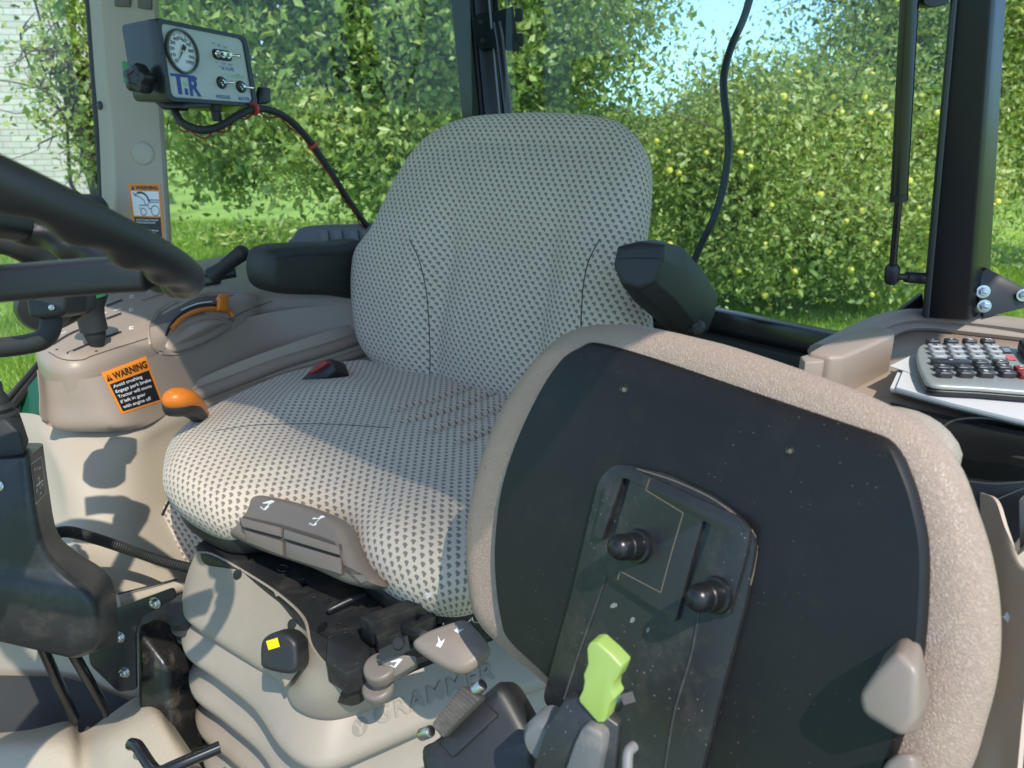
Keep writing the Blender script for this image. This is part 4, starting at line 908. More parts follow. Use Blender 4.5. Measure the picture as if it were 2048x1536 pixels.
# beige pillar
rg = []
for (l, c, r, b), d in (((206, 235, 347, 300), 1.62), ((206, 236, 343, 300), 1.60), ((202, 234, 336, 296), 1.575), ((196, 226, 329, 290), 1.555), ((188, 214, 323, 285), 1.53), ((180, 206, 319, 280), 1.50), ((174, 200, 316, 275), 1.47)):
    y = {1.62: 600, 1.60: 480, 1.575: 360, 1.555: 250, 1.53: 150, 1.50: 40, 1.47: -60}[d]
    rg.append([D(l, y, d+.03), D(l+4, y, d+.012), D(c-6, y, d), D(c, y, d-.012), D(r-10, y, d-.012), D(r-2, y, d-.004), D(r, y, d+.01), D(r, y, d+.07), D(l, y, d+.07)])
rg.append([to_roof(a, b) for a, b in zip(rg[0], rg[-1])])
cols = [catmull([r[i] for r in rg], 4) for i in range(9)]
pil = obj('front_pillar', bm_loft([[c[j] for c in cols] for j in range(len(cols[0]))]), mat('beige_pillar_trim', (.38, .33, .26), .5, ('noise', 700, .1, .001), var=.05), cab, ang=50)
obj('pillar_seal', bm_tube([D(205, 600, 1.66), D(201, 360, 1.61), D(187, 150, 1.56), D(172, -60, 1.50), to_roof(D(205, 600, 1.66), D(172, -60, 1.50))], .006, 8), BLACK, cab)
f = on_surf(pil)
obj('trim_button', bm_lathe(f(286, 307, 0), f(286, 307, 1)-f(286, 307, 0), [(0, .0235), (.002, .0225), (.004, .018), (.005, 0)], 32), mat('beige_button', (.40, .365, .30), .45), pil)
screw(f(200, 211, .0), f(200, 211, 1)-f(200, 211, 0), .009, BLACK, pil)
for q in ([(231, 13), (262, 14), (262, -30), (231, -30)], [(277, 16), (305, 20), (305, -30), (277, -30)]):
    obj('vent', bm_prism([f(x, y, .0) for x, y in q], (f(250, 0, 1)-f(250, 0, 0)).normalized()*.006), mat('dark_taupe_vent', (.12, .10, .09), .5), pil, bevel=.002)
G = quadpx((270, 474), (329, 476), (321, 368), (256, 367), f)
st = obj('warning_sticker', decal(G, 0, 1, 0, 1, .0008, 6, 14), ORANGEP, pil)
obj('sticker_picture', decal(G, .07, .93, .40, .86, .0014, 6, 8), WHITEP, st)
obj('sticker_field', decal(G, .07, .93, .0, .375, .0014, 6, 8), BLACKP, st)
obj('sticker_heading', text_fit('WARNING', G, .22, .92, .89, .075, z=.0016, bold=.03), BLACKP, st)
obj('sticker_symbol', poly_decal(G, [(.08, .885), (.2, .885), (.14, .97)], .0016), BLACKP, st)
def pl_(pts, w=1.3, n=1): return strip(G, [(a, b) for a, b in pts], .016*w, .0022, n)
circ = lambda cx, cy, r: [(cx + r*math.cos(k*math.pi/8), cy + r*.72*math.sin(k*math.pi/8)) for k in range(17)]
obj('tractor_drawing', join([pl_(circ(.40, .475, .09)), pl_(circ(.78, .50, .13)), pl_([(.30, .52), (.30, .60), (.55, .60), (.58, .54), (.68, .54)]), pl_([(.55, .60), (.62, .66), (.90, .66), (.92, .70), (.58, .70)]), pl_([(.5, .60), (.44, .70), (.3, .76), (.14, .80)]), pl_([(.12, .84), (.2, .76), (.28, .82), (.14, .80)])]), mat('grey_line_print', (.2, .22, .22), .5), st)
obj('curved_arrow', join([pl_([(.26, .83), (.42, .83), (.55, .77), (.60, .70)], 2.5, 5), poly_decal(G, [(.54, .71), (.68, .71), (.61, .655)], .0022)]), mat('green_black_print', (.03, .07, .03), .5), st)
obj('sticker_lettering', join([text_fit(t, G, .12, .12+w, v, .035, z=.0018, bold=.01) for t, w, v in (('AVOID CRUSHING OR INJURY', .74, .31), ('FROM LOADER FALLING', .62, .26), ('Read operator manual', .7, .12), ('before using loader', .6, .07))]), WHITEP, st)

# rear right post with window gear
def bar(name, pts, w, m, par=cab, **k):
    return obj(name, bm_tube(pts, w, 4, **k), m, par)
def flatbar(name, x0, x1, d, m, thick=.05, par=None):
    q = []
    for y, dx, dd in ((620, 60, .08), (235, 22, .0), (0, 0, -.05), (-60, -6, -.06)):
        pass
    rings = [[D(x0+dx, y, d+dd), D(x1+dx*(1 if x1 > 980 else .95), y, d+dd), D(x1+dx, y, d+dd+thick), D(x0+dx, y, d+dd+thick)] for y, dx, dd in ((620, 58, .06), (235, 22, .0), (0, 0, -.05), (-60, -6, -.06))]
    rings.append([to_roof(a, b) for a, b in zip(rings[0], rings[-1])])
    return obj(name, bm_loft(rings), m, par or cab, bevel=.003)
flatbar('rear_post', 902, 938, 1.98, OLIVE)
flatbar('post_channel', 938, 948, 1.99, BLACK, .04)
flatbar('rear_post', 948, 984, 1.975, mat('blue_black_paint', (.018, .024, .032), .3, None, var=.1), .06)
flatbar('trim_strip', 976, 980, 1.968, mat('pale_seal_trim', (.32, .33, .35), .4), .01)
flatbar('post_channel', 984, 996, 1.99, GLOSS, .05)
obj('window_stay', bm_tube([D(994, 46, 1.90), D(1000, 80, 1.90), D(1018, 235, 1.93), D(1050, 480, 1.96)], .011, 10), GLOSS, cab)
obj('latch_plate', join([bm_prism([D(x, y, 1.93) for x, y in ((945, 38), (960, 25), (1000, 20), (1026, 12), (1040, 102), (1000, 100), (985, 96), (962, 100), (948, 85))], (0, .012, 0)), bm_lathe(D(1030, 30, 1.94), (1, 0, 0), [(0, .016), (.016, .016), (.02, .01), (.02, 0)], 16), bm_lathe(D(1032, 80, 1.94), (1, 0, 0), [(0, .016), (.016, .016), (.02, .01), (.02, 0)], 16)]), mat('dark_teal_hinge_paint', (.012, .02, .022), .7, None, spec=.2), cab, bevel=.002)
for x, y in ((961, 44), (965, 81)): obj('latch_hole', bm_lathe(D(x, y, 1.925), (0, -1, .2), [(0, .006), (.002, .006), (.002, 0)], 12), RUBBER, cab)

# rear left post, stay, hinge
pb = [D(1843, 632, .95), D(1848, 636, .945), D(1935, 641, .925), D(1946, 638, .93), D(1975, 622, .97), D(1965, 612, 1.02), D(1870, 612, 1.03)]
pt = [D(1903, -40, .82), D(1908, -40, .815), D(1984, -40, .80), D(1993, -40, .805), D(2014, -40, .84), D(2005, -40, .88), D(1920, -40, .89)]
lp = obj('rear_post', bm_loft([pb, [to_roof(a, b) for a, b in zip(pb, pt)]]), mat('black_post_paint', (.008, .009, .012), .36, None, var=.2, spec=.3), cab, bevel=.002, ang=35)
lp['label'] = 'thick gloss black rear post standing on the fender console'
obj('post_edge_trim', bm_tube([D(1852, 634, .935), to_roof(D(1852, 634, .935), D(1911, -40, .805))], .0035, 8), mat('satin_trim', (.02, .022, .028), .35), cab)
obj('hinge_plate', join([bm_prism([D(x, y, .93) for x, y in ((1962, 545), (1974, 536), (2060, 582), (2120, 600), (2120, 610), (2050, 616), (1968, 636), (1958, 600))], (0, .006, .0))]), BLACK, cab, bevel=.001)
for x, y in ((1966, 583), (1968, 612)): hexbolt(D(x, y, .925), (-.25, -1, .1), .0052, cab)
hexbolt(D(2046, 590, .925), (-.2, -1, .1), .005, cab)
obj('post_gusset', bm_prism([D(x, y, .98) for x, y in ((1760, 655), (1846, 588), (1850, 640), (1800, 660))], (0, .01, 0)), BLACK, cab, bevel=.001)
gs = thing('gas_strut', 'slim black gas strut with ball end in front of the rear window', 'gas strut', D(1785, 548, .93))
A, B_, C_ = D(1798, 394, .885) + (D(1821, -40, .80) - D(1798, 394, .885))*1.35, D(1798, 394, .885), D(1784, 548, .93)
obj('cylinder', bm_tube([A, B_], .0092, 20), GLOSS, gs)
obj('cylinder_end', bm_lathe(B_, C_-B_, [(-.004, .0098), (.004, .0098), (.005, .004), (.005, 0)], 20), BLACK, gs)
obj('rod', bm_tube([B_, C_], .0042, 14), GLOSS, gs)
obj('ball_socket', bm_lathe(C_ - (C_-B_).normalized()*.012, C_-B_, [(0, .006), (.004, .0085), (.02, .0085), (.024, .006), (.024, 0)], 16), BLACK, gs)
obj('ball_pin', bm_tube([D(1790, 553, .93), D(1812, 554, .93), D(1813, 554, .93), D(1850, 557, .935)], [.004, .004, .0068, .0068], 14), BLACK, gs)
obj('upper_mount', bm_prism([D(x, y, .8) for x, y in ((1838, -30), (1902, -30), (1900, 8), (1868, 14), (1850, 10))], (.0, .02, 0)), BLACK, gs, bevel=.003)

# rear window: sill, seal, pane
ZS = -.37
Ls, Rs = HZ(1000, 552, ZS), HZ(1765, 716, ZS)
sd = (Rs - Ls).normalized(); sn = Vector((-sd.y, sd.x, 0)); sn = -sn if sn.y > 0 else sn
def rail(name, dz, off, h, w, m):
    P = (Ls + Rs) / 2 + UP*dz + sn*off
    return obj(name, bm_box(P, sd, sn, UP, (Rs-Ls).length + .1, w, h), m, cab, bevel=.003)
rail('window_sill', .0, .0, .05, .03, GLOSS); rail('window_seal', -.03, .028, .03, .026, RUBBER); rail('sill_trim', -.066, .06, .04, .05, BLACK); rail('sill_ledge', -.11, .09, .06, .08, BLACK)
gp0, gp1 = Ls + UP*.01 - sn*.01, Rs + UP*.01 - sn*.01 + sd*.06
obj('rear_window_pane', bm_loft([[gp0, gp1], [gp0 + UP*.9 + sd*.02, gp1 + UP*.9]], caps=False, closed=False), GLASS, cab)
def pane(name, a, b, h=1.0):
    return obj(name, bm_loft([[a, b], [a + UP*h, b + UP*h]], caps=False, closed=False), GLASS, cab)
pane('side_window_pane', D(300, 640, 1.74), D(950, 560, 2.06))
_a = D(250, 690, 1.68); pane('door_pane', _a + Vector((-.85, -.53, 0))*1.1, _a, 1.4)
obj('door_frame', join([bm_tube([D(-60, 905, 1.5), D(0, 842, 1.55), D(78, 742, 1.64)], .012, 8), bm_tube([D(-60, 880, 1.5), D(0, 815, 1.55), D(78, 726, 1.64)], .006, 8)]), BLACK, cab)
obj('green_body_panel', bm_prism([D(x, y, 1.6) for x, y in ((-60, 960), (-60, 900), (0, 838), (78, 748), (90, 860), (60, 900))], (-.02, .03, -.01)), TEAL, cab, bevel=.003)
# floor
flo = obj('floor_panel', sheet([[D(*p) for p in r] for r in ([(-60, 1180, 1.15), (60, 1200, 1.15), (160, 1230, 1.18), (260, 1260, 1.2), (420, 1300, 1.25)], [(-60, 1290, 1.20), (60, 1290, 1.2), (160, 1310, 1.2), (230, 1350, 1.2), (420, 1420, 1.25)], [(-60, 1352, 1.22), (60, 1356, 1.22), (150, 1366, 1.22), (262, 1412, 1.22), (430, 1470, 1.25)])], 5, .004), BEIGE, cab)
flo['label'] = 'beige lower wall panel behind the lever tower'
obj('dark_mat', sheet([[D(*p) for p in r] for r in ([(-60, 1350, 1.20), (60, 1352, 1.2), (150, 1360, 1.2), (275, 1408, 1.2)], [(-60, 1480, 1.14), (60, 1460, 1.14), (160, 1462, 1.16), (300, 1470, 1.18)], [(-60, 1640, 1.05), (60, 1640, 1.05), (160, 1640, 1.06), (330, 1640, 1.08)])], 5, .004), MATF, cab)
obj('floor_mat', sheet([[D(*p) for p in r] for r in ([(-60, 1466, 1.16), (60, 1452, 1.16), (135, 1440, 1.17), (165, 1464, 1.16), (215, 1432, 1.16), (275, 1394, 1.17), (312, 1404, 1.15), (340, 1440, 1.13), (420, 1560, 1.05)],
    [(-60, 1500, 1.08), (60, 1490, 1.08), (135, 1482, 1.09), (170, 1500, 1.10), (220, 1478, 1.08), (280, 1438, 1.09), (316, 1440, 1.08), (350, 1480, 1.06), (430, 1600, 1.0)],
    [(-60, 1600, 1.05), (60, 1580, 1.05), (135, 1570, 1.05), (175, 1580, 1.05), (225, 1570, 1.04), (290, 1540, 1.03), (330, 1550, 1.02), (380, 1580, 1.0), (440, 1700, .95)]) ], 6, .006), FLOORM, cab, ang=70)
obj('under_floor', bm_prism([CAM + Vector((x, y, -1.02)) for x, y in ((-1.4, -.25), (1.2, -.25), (1.2, 1.9), (-.2, 2.2), (-1.1, 1.6))], (0, 0, -.03)), mat('brown_floor_rubber', (.12, .105, .085), .8), cab)
obj('added_shade_strip', bm_loft([[Vector((x, y, CZ + .56)) for x, y in ((-.46, .50), (-.10, .24), (.01, .09), (.05, -.08), (.225, -.085))], [Vector((x, y, CZ + .56)) for x, y in ((-.30, .66), (.05, .36), (.15, .27), (.25, .18), (.33, .10))]], caps=False, closed=False), TINT, cab)  # unseen strip added before the roof edge to soften shade on the cushion
tag(obj('bent_rod', bm_tube([D(262, 1488, 1.0), D(276, 1494, .99), D(300, 1530, .97), D(318, 1544, .96), D(350, 1532, .96), D(440, 1494, .98)], .0078, 12, 5), GLOSS), 'short bent black steel rod on the floor at the foot of the seat', 'rod')
# rear wall under the window, behind the seat
obj('rear_wall', bm_prism([D(905, 560, 2.02), D(1000, 600, 1.93), D(1850, 900, .98), D(1850, 1300, 1.0), D(900, 1000, 1.95)], (.03, .05, 0)), TAUPE, cab)
obj('side_wall', bm_prism([D(640, 600, 1.85), D(940, 575, 2.05), D(940, 1000, 2.0), D(640, 900, 1.75)], (.0, .03, 0)), TAUPE, cab)
# roof, seen only by the shade it throws
rz = CZ + .55
roofpts = [(.33, .10), (.74, .27), (1.05, .75), (.50, 1.62), (-.02, 2.12), (-.62, 1.90), (-.98, 1.55), (-.98, 1.20), (-.30, .66)]
obj('roof', bm_prism([Vector((x, y, rz)) for x, y in roofpts], (0, 0, .08)), BEIGE, cab, bevel=.01)

# =================================================================== CONTROL BOX
bx = thing('control_box', 'spray control box with pressure gauge and toggle switches mounted on the pillar', 'control box', D(400, 200, 1.35))
Q = Quad((333, 203, 1.27), (515, 214, 1.44), (491, 72, 1.40), (308, 34, 1.23)); Q.persp = (1.25, 1.42)
def qpoly(x0, x1, y0, y1, r, asp=.75):
    return [(p.x, p.y/asp) for p in round_poly([(x0, y0*asp), (x1, y0*asp), (x1, y1*asp), (x0, y1*asp)], r, 6)]
R0 = qpoly(0, 1, 0, 1, .07)
obj('case', bm_loft([[Q(u*.96+.02, v*.96+.02, -.085) for u, v in R0], [Q(u, v, -.02) for u, v in R0], [Q(u, v, .0) for u, v in R0], [Q(u*.985+.007, v*.985+.007, .004) for u, v in R0], [Q(u*.90+.05, v*.89+.055, .004) for u, v in R0], [Q(u*.89+.055, v*.88+.06, -.001) for u, v in R0]]), mat('satin_black_case', (.014, .018, .02), .3, ('noise', 300, .1, .0005)), bx, ang=35)
obj('front_plate', bm_loft([[Q(u*.9+.05, v*.89+.055, -.002) for u, v in R0], [Q(u*.9+.05, v*.89+.055, .0008) for u, v in R0]]), GREYP, bx)
asp = Q.w / Q.h
def cir(cu, cv, r, n=40): return [(cu + r*math.cos(2*math.pi*k/n)/asp*1.0, cv + r*math.sin(2*math.pi*k/n)) for k in range(n)]
def qlathe(name, cu, cv, prof, m, par=bx, n=40):
    return obj(name, bm_loft([[Q(u, v, z) for u, v in cir(cu, cv, r, n)] for z, r in prof]), m, par, ang=35)
ga = qlathe('gauge', .235, .635, [(0, .275), (.006, .278), (.009, .27), (.009, .25), (.003, .245)], mat('gauge_bezel', (.10, .10, .085), .3, metal=.6), bx)
qlathe('dial_face', .235, .635, [(.002, .246), (.0032, .246)], DIAL, ga)
zt = .0042
b = []
for k in range(51):
    a = math.radians(225 - 270*k/50); r0, r1 = (.195, .232) if k % 5 == 0 else (.215, .232)
    c, s_ = math.cos(a), math.sin(a); w = .0035 if k % 5 == 0 else .0018
    b.append(poly_decal(Q, [(.235 + (r0*c - w*s_)/asp, .635 + r0*s_ + w*c), (.235 + (r1*c - w*s_)/asp, .635 + r1*s_ + w*c), (.235 + (r1*c + w*s_)/asp, .635 + r1*s_ - w*c), (.235 + (r0*c + w*s_)/asp, .635 + r0*s_ - w*c)], zt))
obj('dial_marks', join(b), BLACKP, ga, smooth=False)
b = []
for k, t in enumerate(('0', '10', '20', '30', '40', '50', '60', '70', '80', '90', '100')):
    a = math.radians(225 - 27*k); u, v = .235 + .165*math.cos(a)/asp, .635 + .165*math.sin(a)
    b.append(text_fit(t, Q, u - .013*len(t), u + .013*len(t), v - .02, .04, z=zt, bold=.01))
obj('dial_numbers', join(b), BLACKP, ga, smooth=False)
na = math.radians(232)
def npt(r, w): return (.235 + (r*math.cos(na) - w*math.sin(na))/asp, .635 + r*math.sin(na) + w*math.cos(na))
obj('needle', join([poly_decal(Q, [npt(.21, 0), npt(0, .012), npt(-.04, .03), npt(-.10, .03), npt(-.10, -.03), npt(-.04, -.03), npt(0, -.012)], .0056)]), BLACKP, ga)
qlathe('needle_hub', .235, .635, [(.005, .016), (.0085, .016), (.009, 0.001)], mat('brass_pin', (.7, .45, .3), .3, metal=.5), ga)
tg = obj('switch_recess', bm_loft([[Q(u, v, z) for u, v in qpoly(.585, .80, .60, .745, .05)] for z in (.0009, .0016)]), BLACKP, bx)
def toggle(cu, cv, du, dv, r=.05, base=True):
    if base: qlathe('switch_boot', cu, cv, [(0, .085), (.003, .085), (.006, .07), (.006, 0.001)], mat('dark_bronze', (.05, .045, .035), .35, metal=.5), bx)
    tt = obj('toggle_switch', join([bm_loft([[Q(u, v, z) for u, v in cir(cu, cv, rr_, 20)] for z, rr_ in ((.001, r), (.005, r), (.006, r*.8), (.006, r*.55), (.004, r*.5))]), bm_loft([[Q(u, v, z) for u, v in cir(cu, cv, rr_, 16)] for z, rr_ in ((.004, r*.5), (.012, r*.45), (.0121, .001))]),
        bm_tube([Q(cu, cv, .008), Q(cu+du*.5, cv+dv*.5, .016), Q(cu+du, cv+dv, .024)], [.0018, .0024, .0034], 12)]), CHROME, bx, ang=35)
    return tt
for cu, du in ((.635, -.01), (.69, .0), (.745, .05)): toggle(cu, .68, du, -.01, .05, False)
toggle(.635, .30, .04, -.0); toggle(.845, .27, .045, -.02)
b = [text_fit('BOOM VALVES', Q, .61, .80, .47, .05, z=.0014, bold=.015)]
obj('blue_lettering', join([text_fit('BOOM VALVES', Q, .61, .80, .475, .05, z=.0014, bold=.015), text_fit('PRESSURE', Q, .555, .71, .085, .05, z=.0014, bold=.012), text_fit('MASTER', Q, .80, .92, .08, .05, z=.0014, bold=.015), text_fit('LEFT', Q, .605, .64, .555, .028, z=.0014), text_fit('CENTER', Q, .665, .72, .548, .028, z=.0014), text_fit('RIGHT', Q, .745, .79, .545, .028, z=.0014)] +
    [text_fit('ON', Q, u, u+.03, v, .028, z=.0014) for u, v in ((.60, .80), (.66, .785), (.725, .775), (.82, .42))]), BLUEP, bx, smooth=False)
obj('green_lettering', text_fit('EQUIPMENT TECHNOLOGY', Q, .53, .90, .385, .045, z=.0014, bold=.015), GREENP, bx)
lg = obj('logo', join([strip(Q, [(.08, .335), (.33, .335), (.355, .30)], .035, .0014, 3), poly_decal(Q, [(.14, .32), (.185, .32), (.185, .10), (.14, .10)], .0015),
     poly_decal(Q, [(.215, .18), (.25, .18), (.25, .10), (.215, .10)], .0015), text_fit('R', Q, .27, .395, .10, .225, z=.0016, bold=.035)]), BLUEP, bx, smooth=False)
obj('logo_dot', bm_loft([[Q(u, v, z) for u, v in cir(.233, .235, .028, 12)] for z in (.0012, .0017)]), GREENP, lg)
obj('fine_print', text_fit('SALES AND SERVICE OF SPRAYERS', Q, .09, .40, .05, .022, z=.0014), GREYP if False else mat('pale_blue_print', (.25, .32, .42), .5), bx)
# bracket, knob, plugs
obj('mount_plate', bm_prism([D(x, y, 1.36) for x, y in ((242, 122), (270, 126), (280, 180), (246, 166))], (.02, .05, -.002)), GREENB, bx, bevel=.002)
kn = Vector((-.25, -.93, .1)).normalized(); kc = D(276, 158, 1.25); ka = kn.orthogonal().normalized(); kb = kn.cross(ka)
def star(r, z): return [kc + kn*z + (ka*math.cos(t) + kb*math.sin(t))*r*(1 + .16*math.cos(5*t)) for t in [k*2*math.pi/40 for k in range(40)]]
obj('clamp_knob', bm_loft([star(.017, -.02), star(.021, -.012), star(.021, .004), star(.018, .010), star(.010, .012), star(.008, .010)]), BLACK, bx)
obj('bracket_arm', join([bm_prism([D(x, y, 1.30) for x, y in ((288, 165), (335, 200), (378, 206), (378, 216), (330, 216), (300, 200))], (.02, .05, 0)), bm_tube([D(300, 178, 1.32), D(330, 206, 1.33), D(375, 209, 1.35)], .012, 12)]), BLACK, bx, bevel=.002)
obj('yellow_bracket', bm_prism([D(x, y, 1.40) for x, y in ((352, 206), (480, 212), (470, 226), (350, 218))], (.005, .03, 0)), YGREEN, bx, bevel=.001)
obj('cable_gland', bm_lathe(D(430, 207, 1.37), (0.01, 0, -1), [(0, .0105), (.012, .0105), (.014, .0085), (.028, .0085), (.030, .006), (.030, 0)], 18), RUBBER, bx)
obj('plug', bm_prism([D(x, y, 1.44) for x, y in ((511, 182), (516, 173), (524, 176), (525, 205), (513, 210))], (.01, .02, 0)), BLACK, bx, bevel=.002)
cbp = [D(350, 208, 1.34), D(352, 228, 1.33), D(368, 248, 1.33), D(404, 260, 1.34), (D(440, 252, 1.36)), D(478, 230, 1.39), D(508, 218, 1.42), D(545, 222, 1.46), D(585, 245, 1.50), D(625, 290, 1.55), D(665, 350, 1.60), D(700, 405, 1.66), D(730, 447, 1.70), D(755, 480, 1.74)]
cbl = obj('box_cable', bm_tube(cbp, .0068, 12, 8), RUBBER); tag(cbl, 'thick black cable looping from the control box down behind the seat', 'cable')
rp = [p + Vector((.002*math.sin(i*2.1), -.004, -.010 + .004*math.cos(i*1.7))) for i, p in enumerate(catmull(cbp, 3))]
obj('red_wire', bm_tube(rp[4:], .0016, 6, 3), mat('dark_red_wire', (.22, .035, .02), .4), cbl)
for p, q in ((cbp[6], cbp[7]), (cbp[9], cbp[10])): obj('cable_tie', bm_tube([p - (q-p).normalized()*.003, p + (q-p).normalized()*.003], .0115, 12), mat('red_tie', (.45, .05, .03), .4), cbl)
cc = bm_tube(catmull([to_roof(D(1449, 200, 1.25), D(1490, -60, 1.22)), D(1512, -60, 1.22), D(1500, -5, 1.23), D(1486, 40, 1.24), D(1462, 95, 1.25), D(1448, 150, 1.25), D(1449, 200, 1.25), D(1455, 245, 1.25), D(1457, 300, 1.25), D(1450, 355, 1.26), D(1440, 400, 1.27), D(1424, 445, 1.28), D(1404, 485, 1.30), D(1385, 530, 1.32)], 6), .0062, 12)
tag(obj('hanging_cord', cc, mat('blue_black_rubber', (.012, .028, .030), .45, ('noise', 600, .2, .001)), ang=60), 'dark wavy cord hanging down in front of the rear window', 'cord')
wl = thing('work_lamp', 'small pale grey lamp outside below the rear window', 'lamp', D(1490, 660, 1.75))
obj('lamp_body', bm_lathe(D(1492, 672, 1.72), (.1, .1, 1), [(-.02, .030), (.01, .030), (.022, .024), (.028, .012), (.029, 0)], 24), mat('pale_grey_lamp', (.28, .32, .34), .4), wl)
tag(obj('wiper_motor', bm_lathe(D(178, 412, 1.5), (.2, -.3, 1), [(-.03, .034), (.0, .034), (.012, .028), (.016, 0)], 24), BLACK), 'rounded black knob behind the steering wheel rim at the beige pillar', 'knob')

# =================================================================== OUTDOORS
lawn_m, nt, N, L, B = nodes('mown_lawn')
geo = N.new('ShaderNodeNewGeometry'); n1 = N.new('ShaderNodeTexNoise'); n1.inputs['Scale'].default_value = 1.2; n1.inputs['Detail'].default_value = 8; L.new(geo.outputs['Position'], n1.inputs['Vector'])
n2 = N.new('ShaderNodeTexNoise'); n2.inputs['Scale'].default_value = 45; n2.inputs['Detail'].default_value = 5; L.new(geo.outputs['Position'], n2.inputs['Vector'])
ad = N.new('ShaderNodeMath'); ad.operation = 'ADD'; L.new(n1.outputs['Fac'], ad.inputs[0]); L.new(n2.outputs['Fac'], ad.inputs[1])
cr = N.new('ShaderNodeValToRGB'); cr.color_ramp.elements[0].position = .7; cr.color_ramp.elements[0].color = (.07, .15, .02, 1); cr.color_ramp.elements[1].position = 1.25; cr.color_ramp.elements[1].color = (.28, .44, .08, 1)
L.new(ad.outputs[0], cr.inputs[0]); L.new(cr.outputs[0], B.inputs['Base Color']); B.inputs['Roughness'].default_value = .8
bm = bmesh.new(); bmesh.ops.create_grid(bm, x_segments=80, y_segments=80, size=150)
for v in bm.verts: v.co.z = 0 if v.co.length < 30 else .02*math.sin(v.co.x*.1)
tag(obj('lawn', bm, lawn_m), 'sunlit green lawn around the tractor reaching the trees', 'lawn', kind='structure')

bm = bmesh.new(); bmesh.ops.create_grid(bm, x_segments=8, y_segments=8, size=1)  # out-of-view ground patch, added to keep green lawn bounce off the cab
for v in bm.verts: v.co = Vector((v.co.x*3.4 + .3, v.co.y*3.2 - 1.0, .005))
tag(obj('added_bounce_gravel', bm, mat('grey_brown_gravel', (.30, .26, .21), .9, ('noise', 60, .8, .01), var=.35, vs=40)), 'unseen grey brown gravel added under the tractor to cut green bounce light', 'gravel', kind='structure')
def fast_mesh(name, V, Fc, tone, m, smooth=False):
    me = bpy.data.meshes.new(name); n = len(V); nf = len(Fc); k = Fc.shape[1]
    me.vertices.add(n); me.vertices.foreach_set('co', V.astype(np.float32).ravel())
    me.loops.add(nf*k); me.loops.foreach_set('vertex_index', Fc.astype(np.int32).ravel())
    me.polygons.add(nf); me.polygons.foreach_set('loop_start', np.arange(0, nf*k, k, dtype=np.int32)); me.polygons.foreach_set('loop_total', np.full(nf, k, dtype=np.int32))
    me.update(); me.validate()
    at = me.attributes.new('tone', 'FLOAT', 'POINT'); at.data.foreach_set('value', tone.astype(np.float32))
    me.materials.append(m); return me
def leaves(P, size, asp, rng, up=.35, tone=None):
    """one folded leaf (two quads) at each point"""
    n = len(P)
    d = rng.normal(size=(n, 3)); d[:, 2] -= .35; d /= np.linalg.norm(d, axis=1)[:, None]
    w = rng.normal(size=(n, 3)); w[:, 2] += up; w -= (w*d).sum(1)[:, None]*d; w /= np.linalg.norm(w, axis=1)[:, None]   # leaf normal-ish
    s = np.cross(d, w)
    L_ = (size*np.clip(rng.lognormal(-.05, .33, n), .35, 1.9))[:, None]; W = L_*asp*.5
    base = P; tip = P + d*L_; midl = P + d*L_*.5 + s*W + w*L_*.12; midr = P + d*L_*.5 - s*W + w*L_*.12
    V = np.stack([base, midl, tip, midr], 1).reshape(-1, 3)
    i = np.arange(n)*4
    F = np.concatenate([np.stack([i, i+1, i+2], 1), np.stack([i, i+2, i+3], 1)])
    t = rng.uniform(0, 1, n) if tone is None else tone
    return V, F, np.repeat(t, 4)
def limb(p0, p1, r0, r1, rng, n=6, wob=.08):
    p0, p1 = Vector(p0), Vector(p1); q = []
    for k in range(n+1):
        t = k/n; q.append(p0.lerp(p1, t) + Vector(rng.normal(size=3))*wob*(p1-p0).length*.35*(0 < k < n) + Vector((0, 0, math.sin(t*math.pi)*.05*(p1-p0).length)))
    rs = [r0 + (r1-r0)*k/n for k in range(n+1)]
    q2 = catmull(q, 3); rs2 = [v.x for v in catmull([(r, 0, 0) for r in rs], 3)]
    return q, bm_tube(q2, rs2, 8)
BARK = mat('grey_brown_bark', (.115, .092, .07), .85, ('noise', 40, .8, .01), var=.35, vs=12)
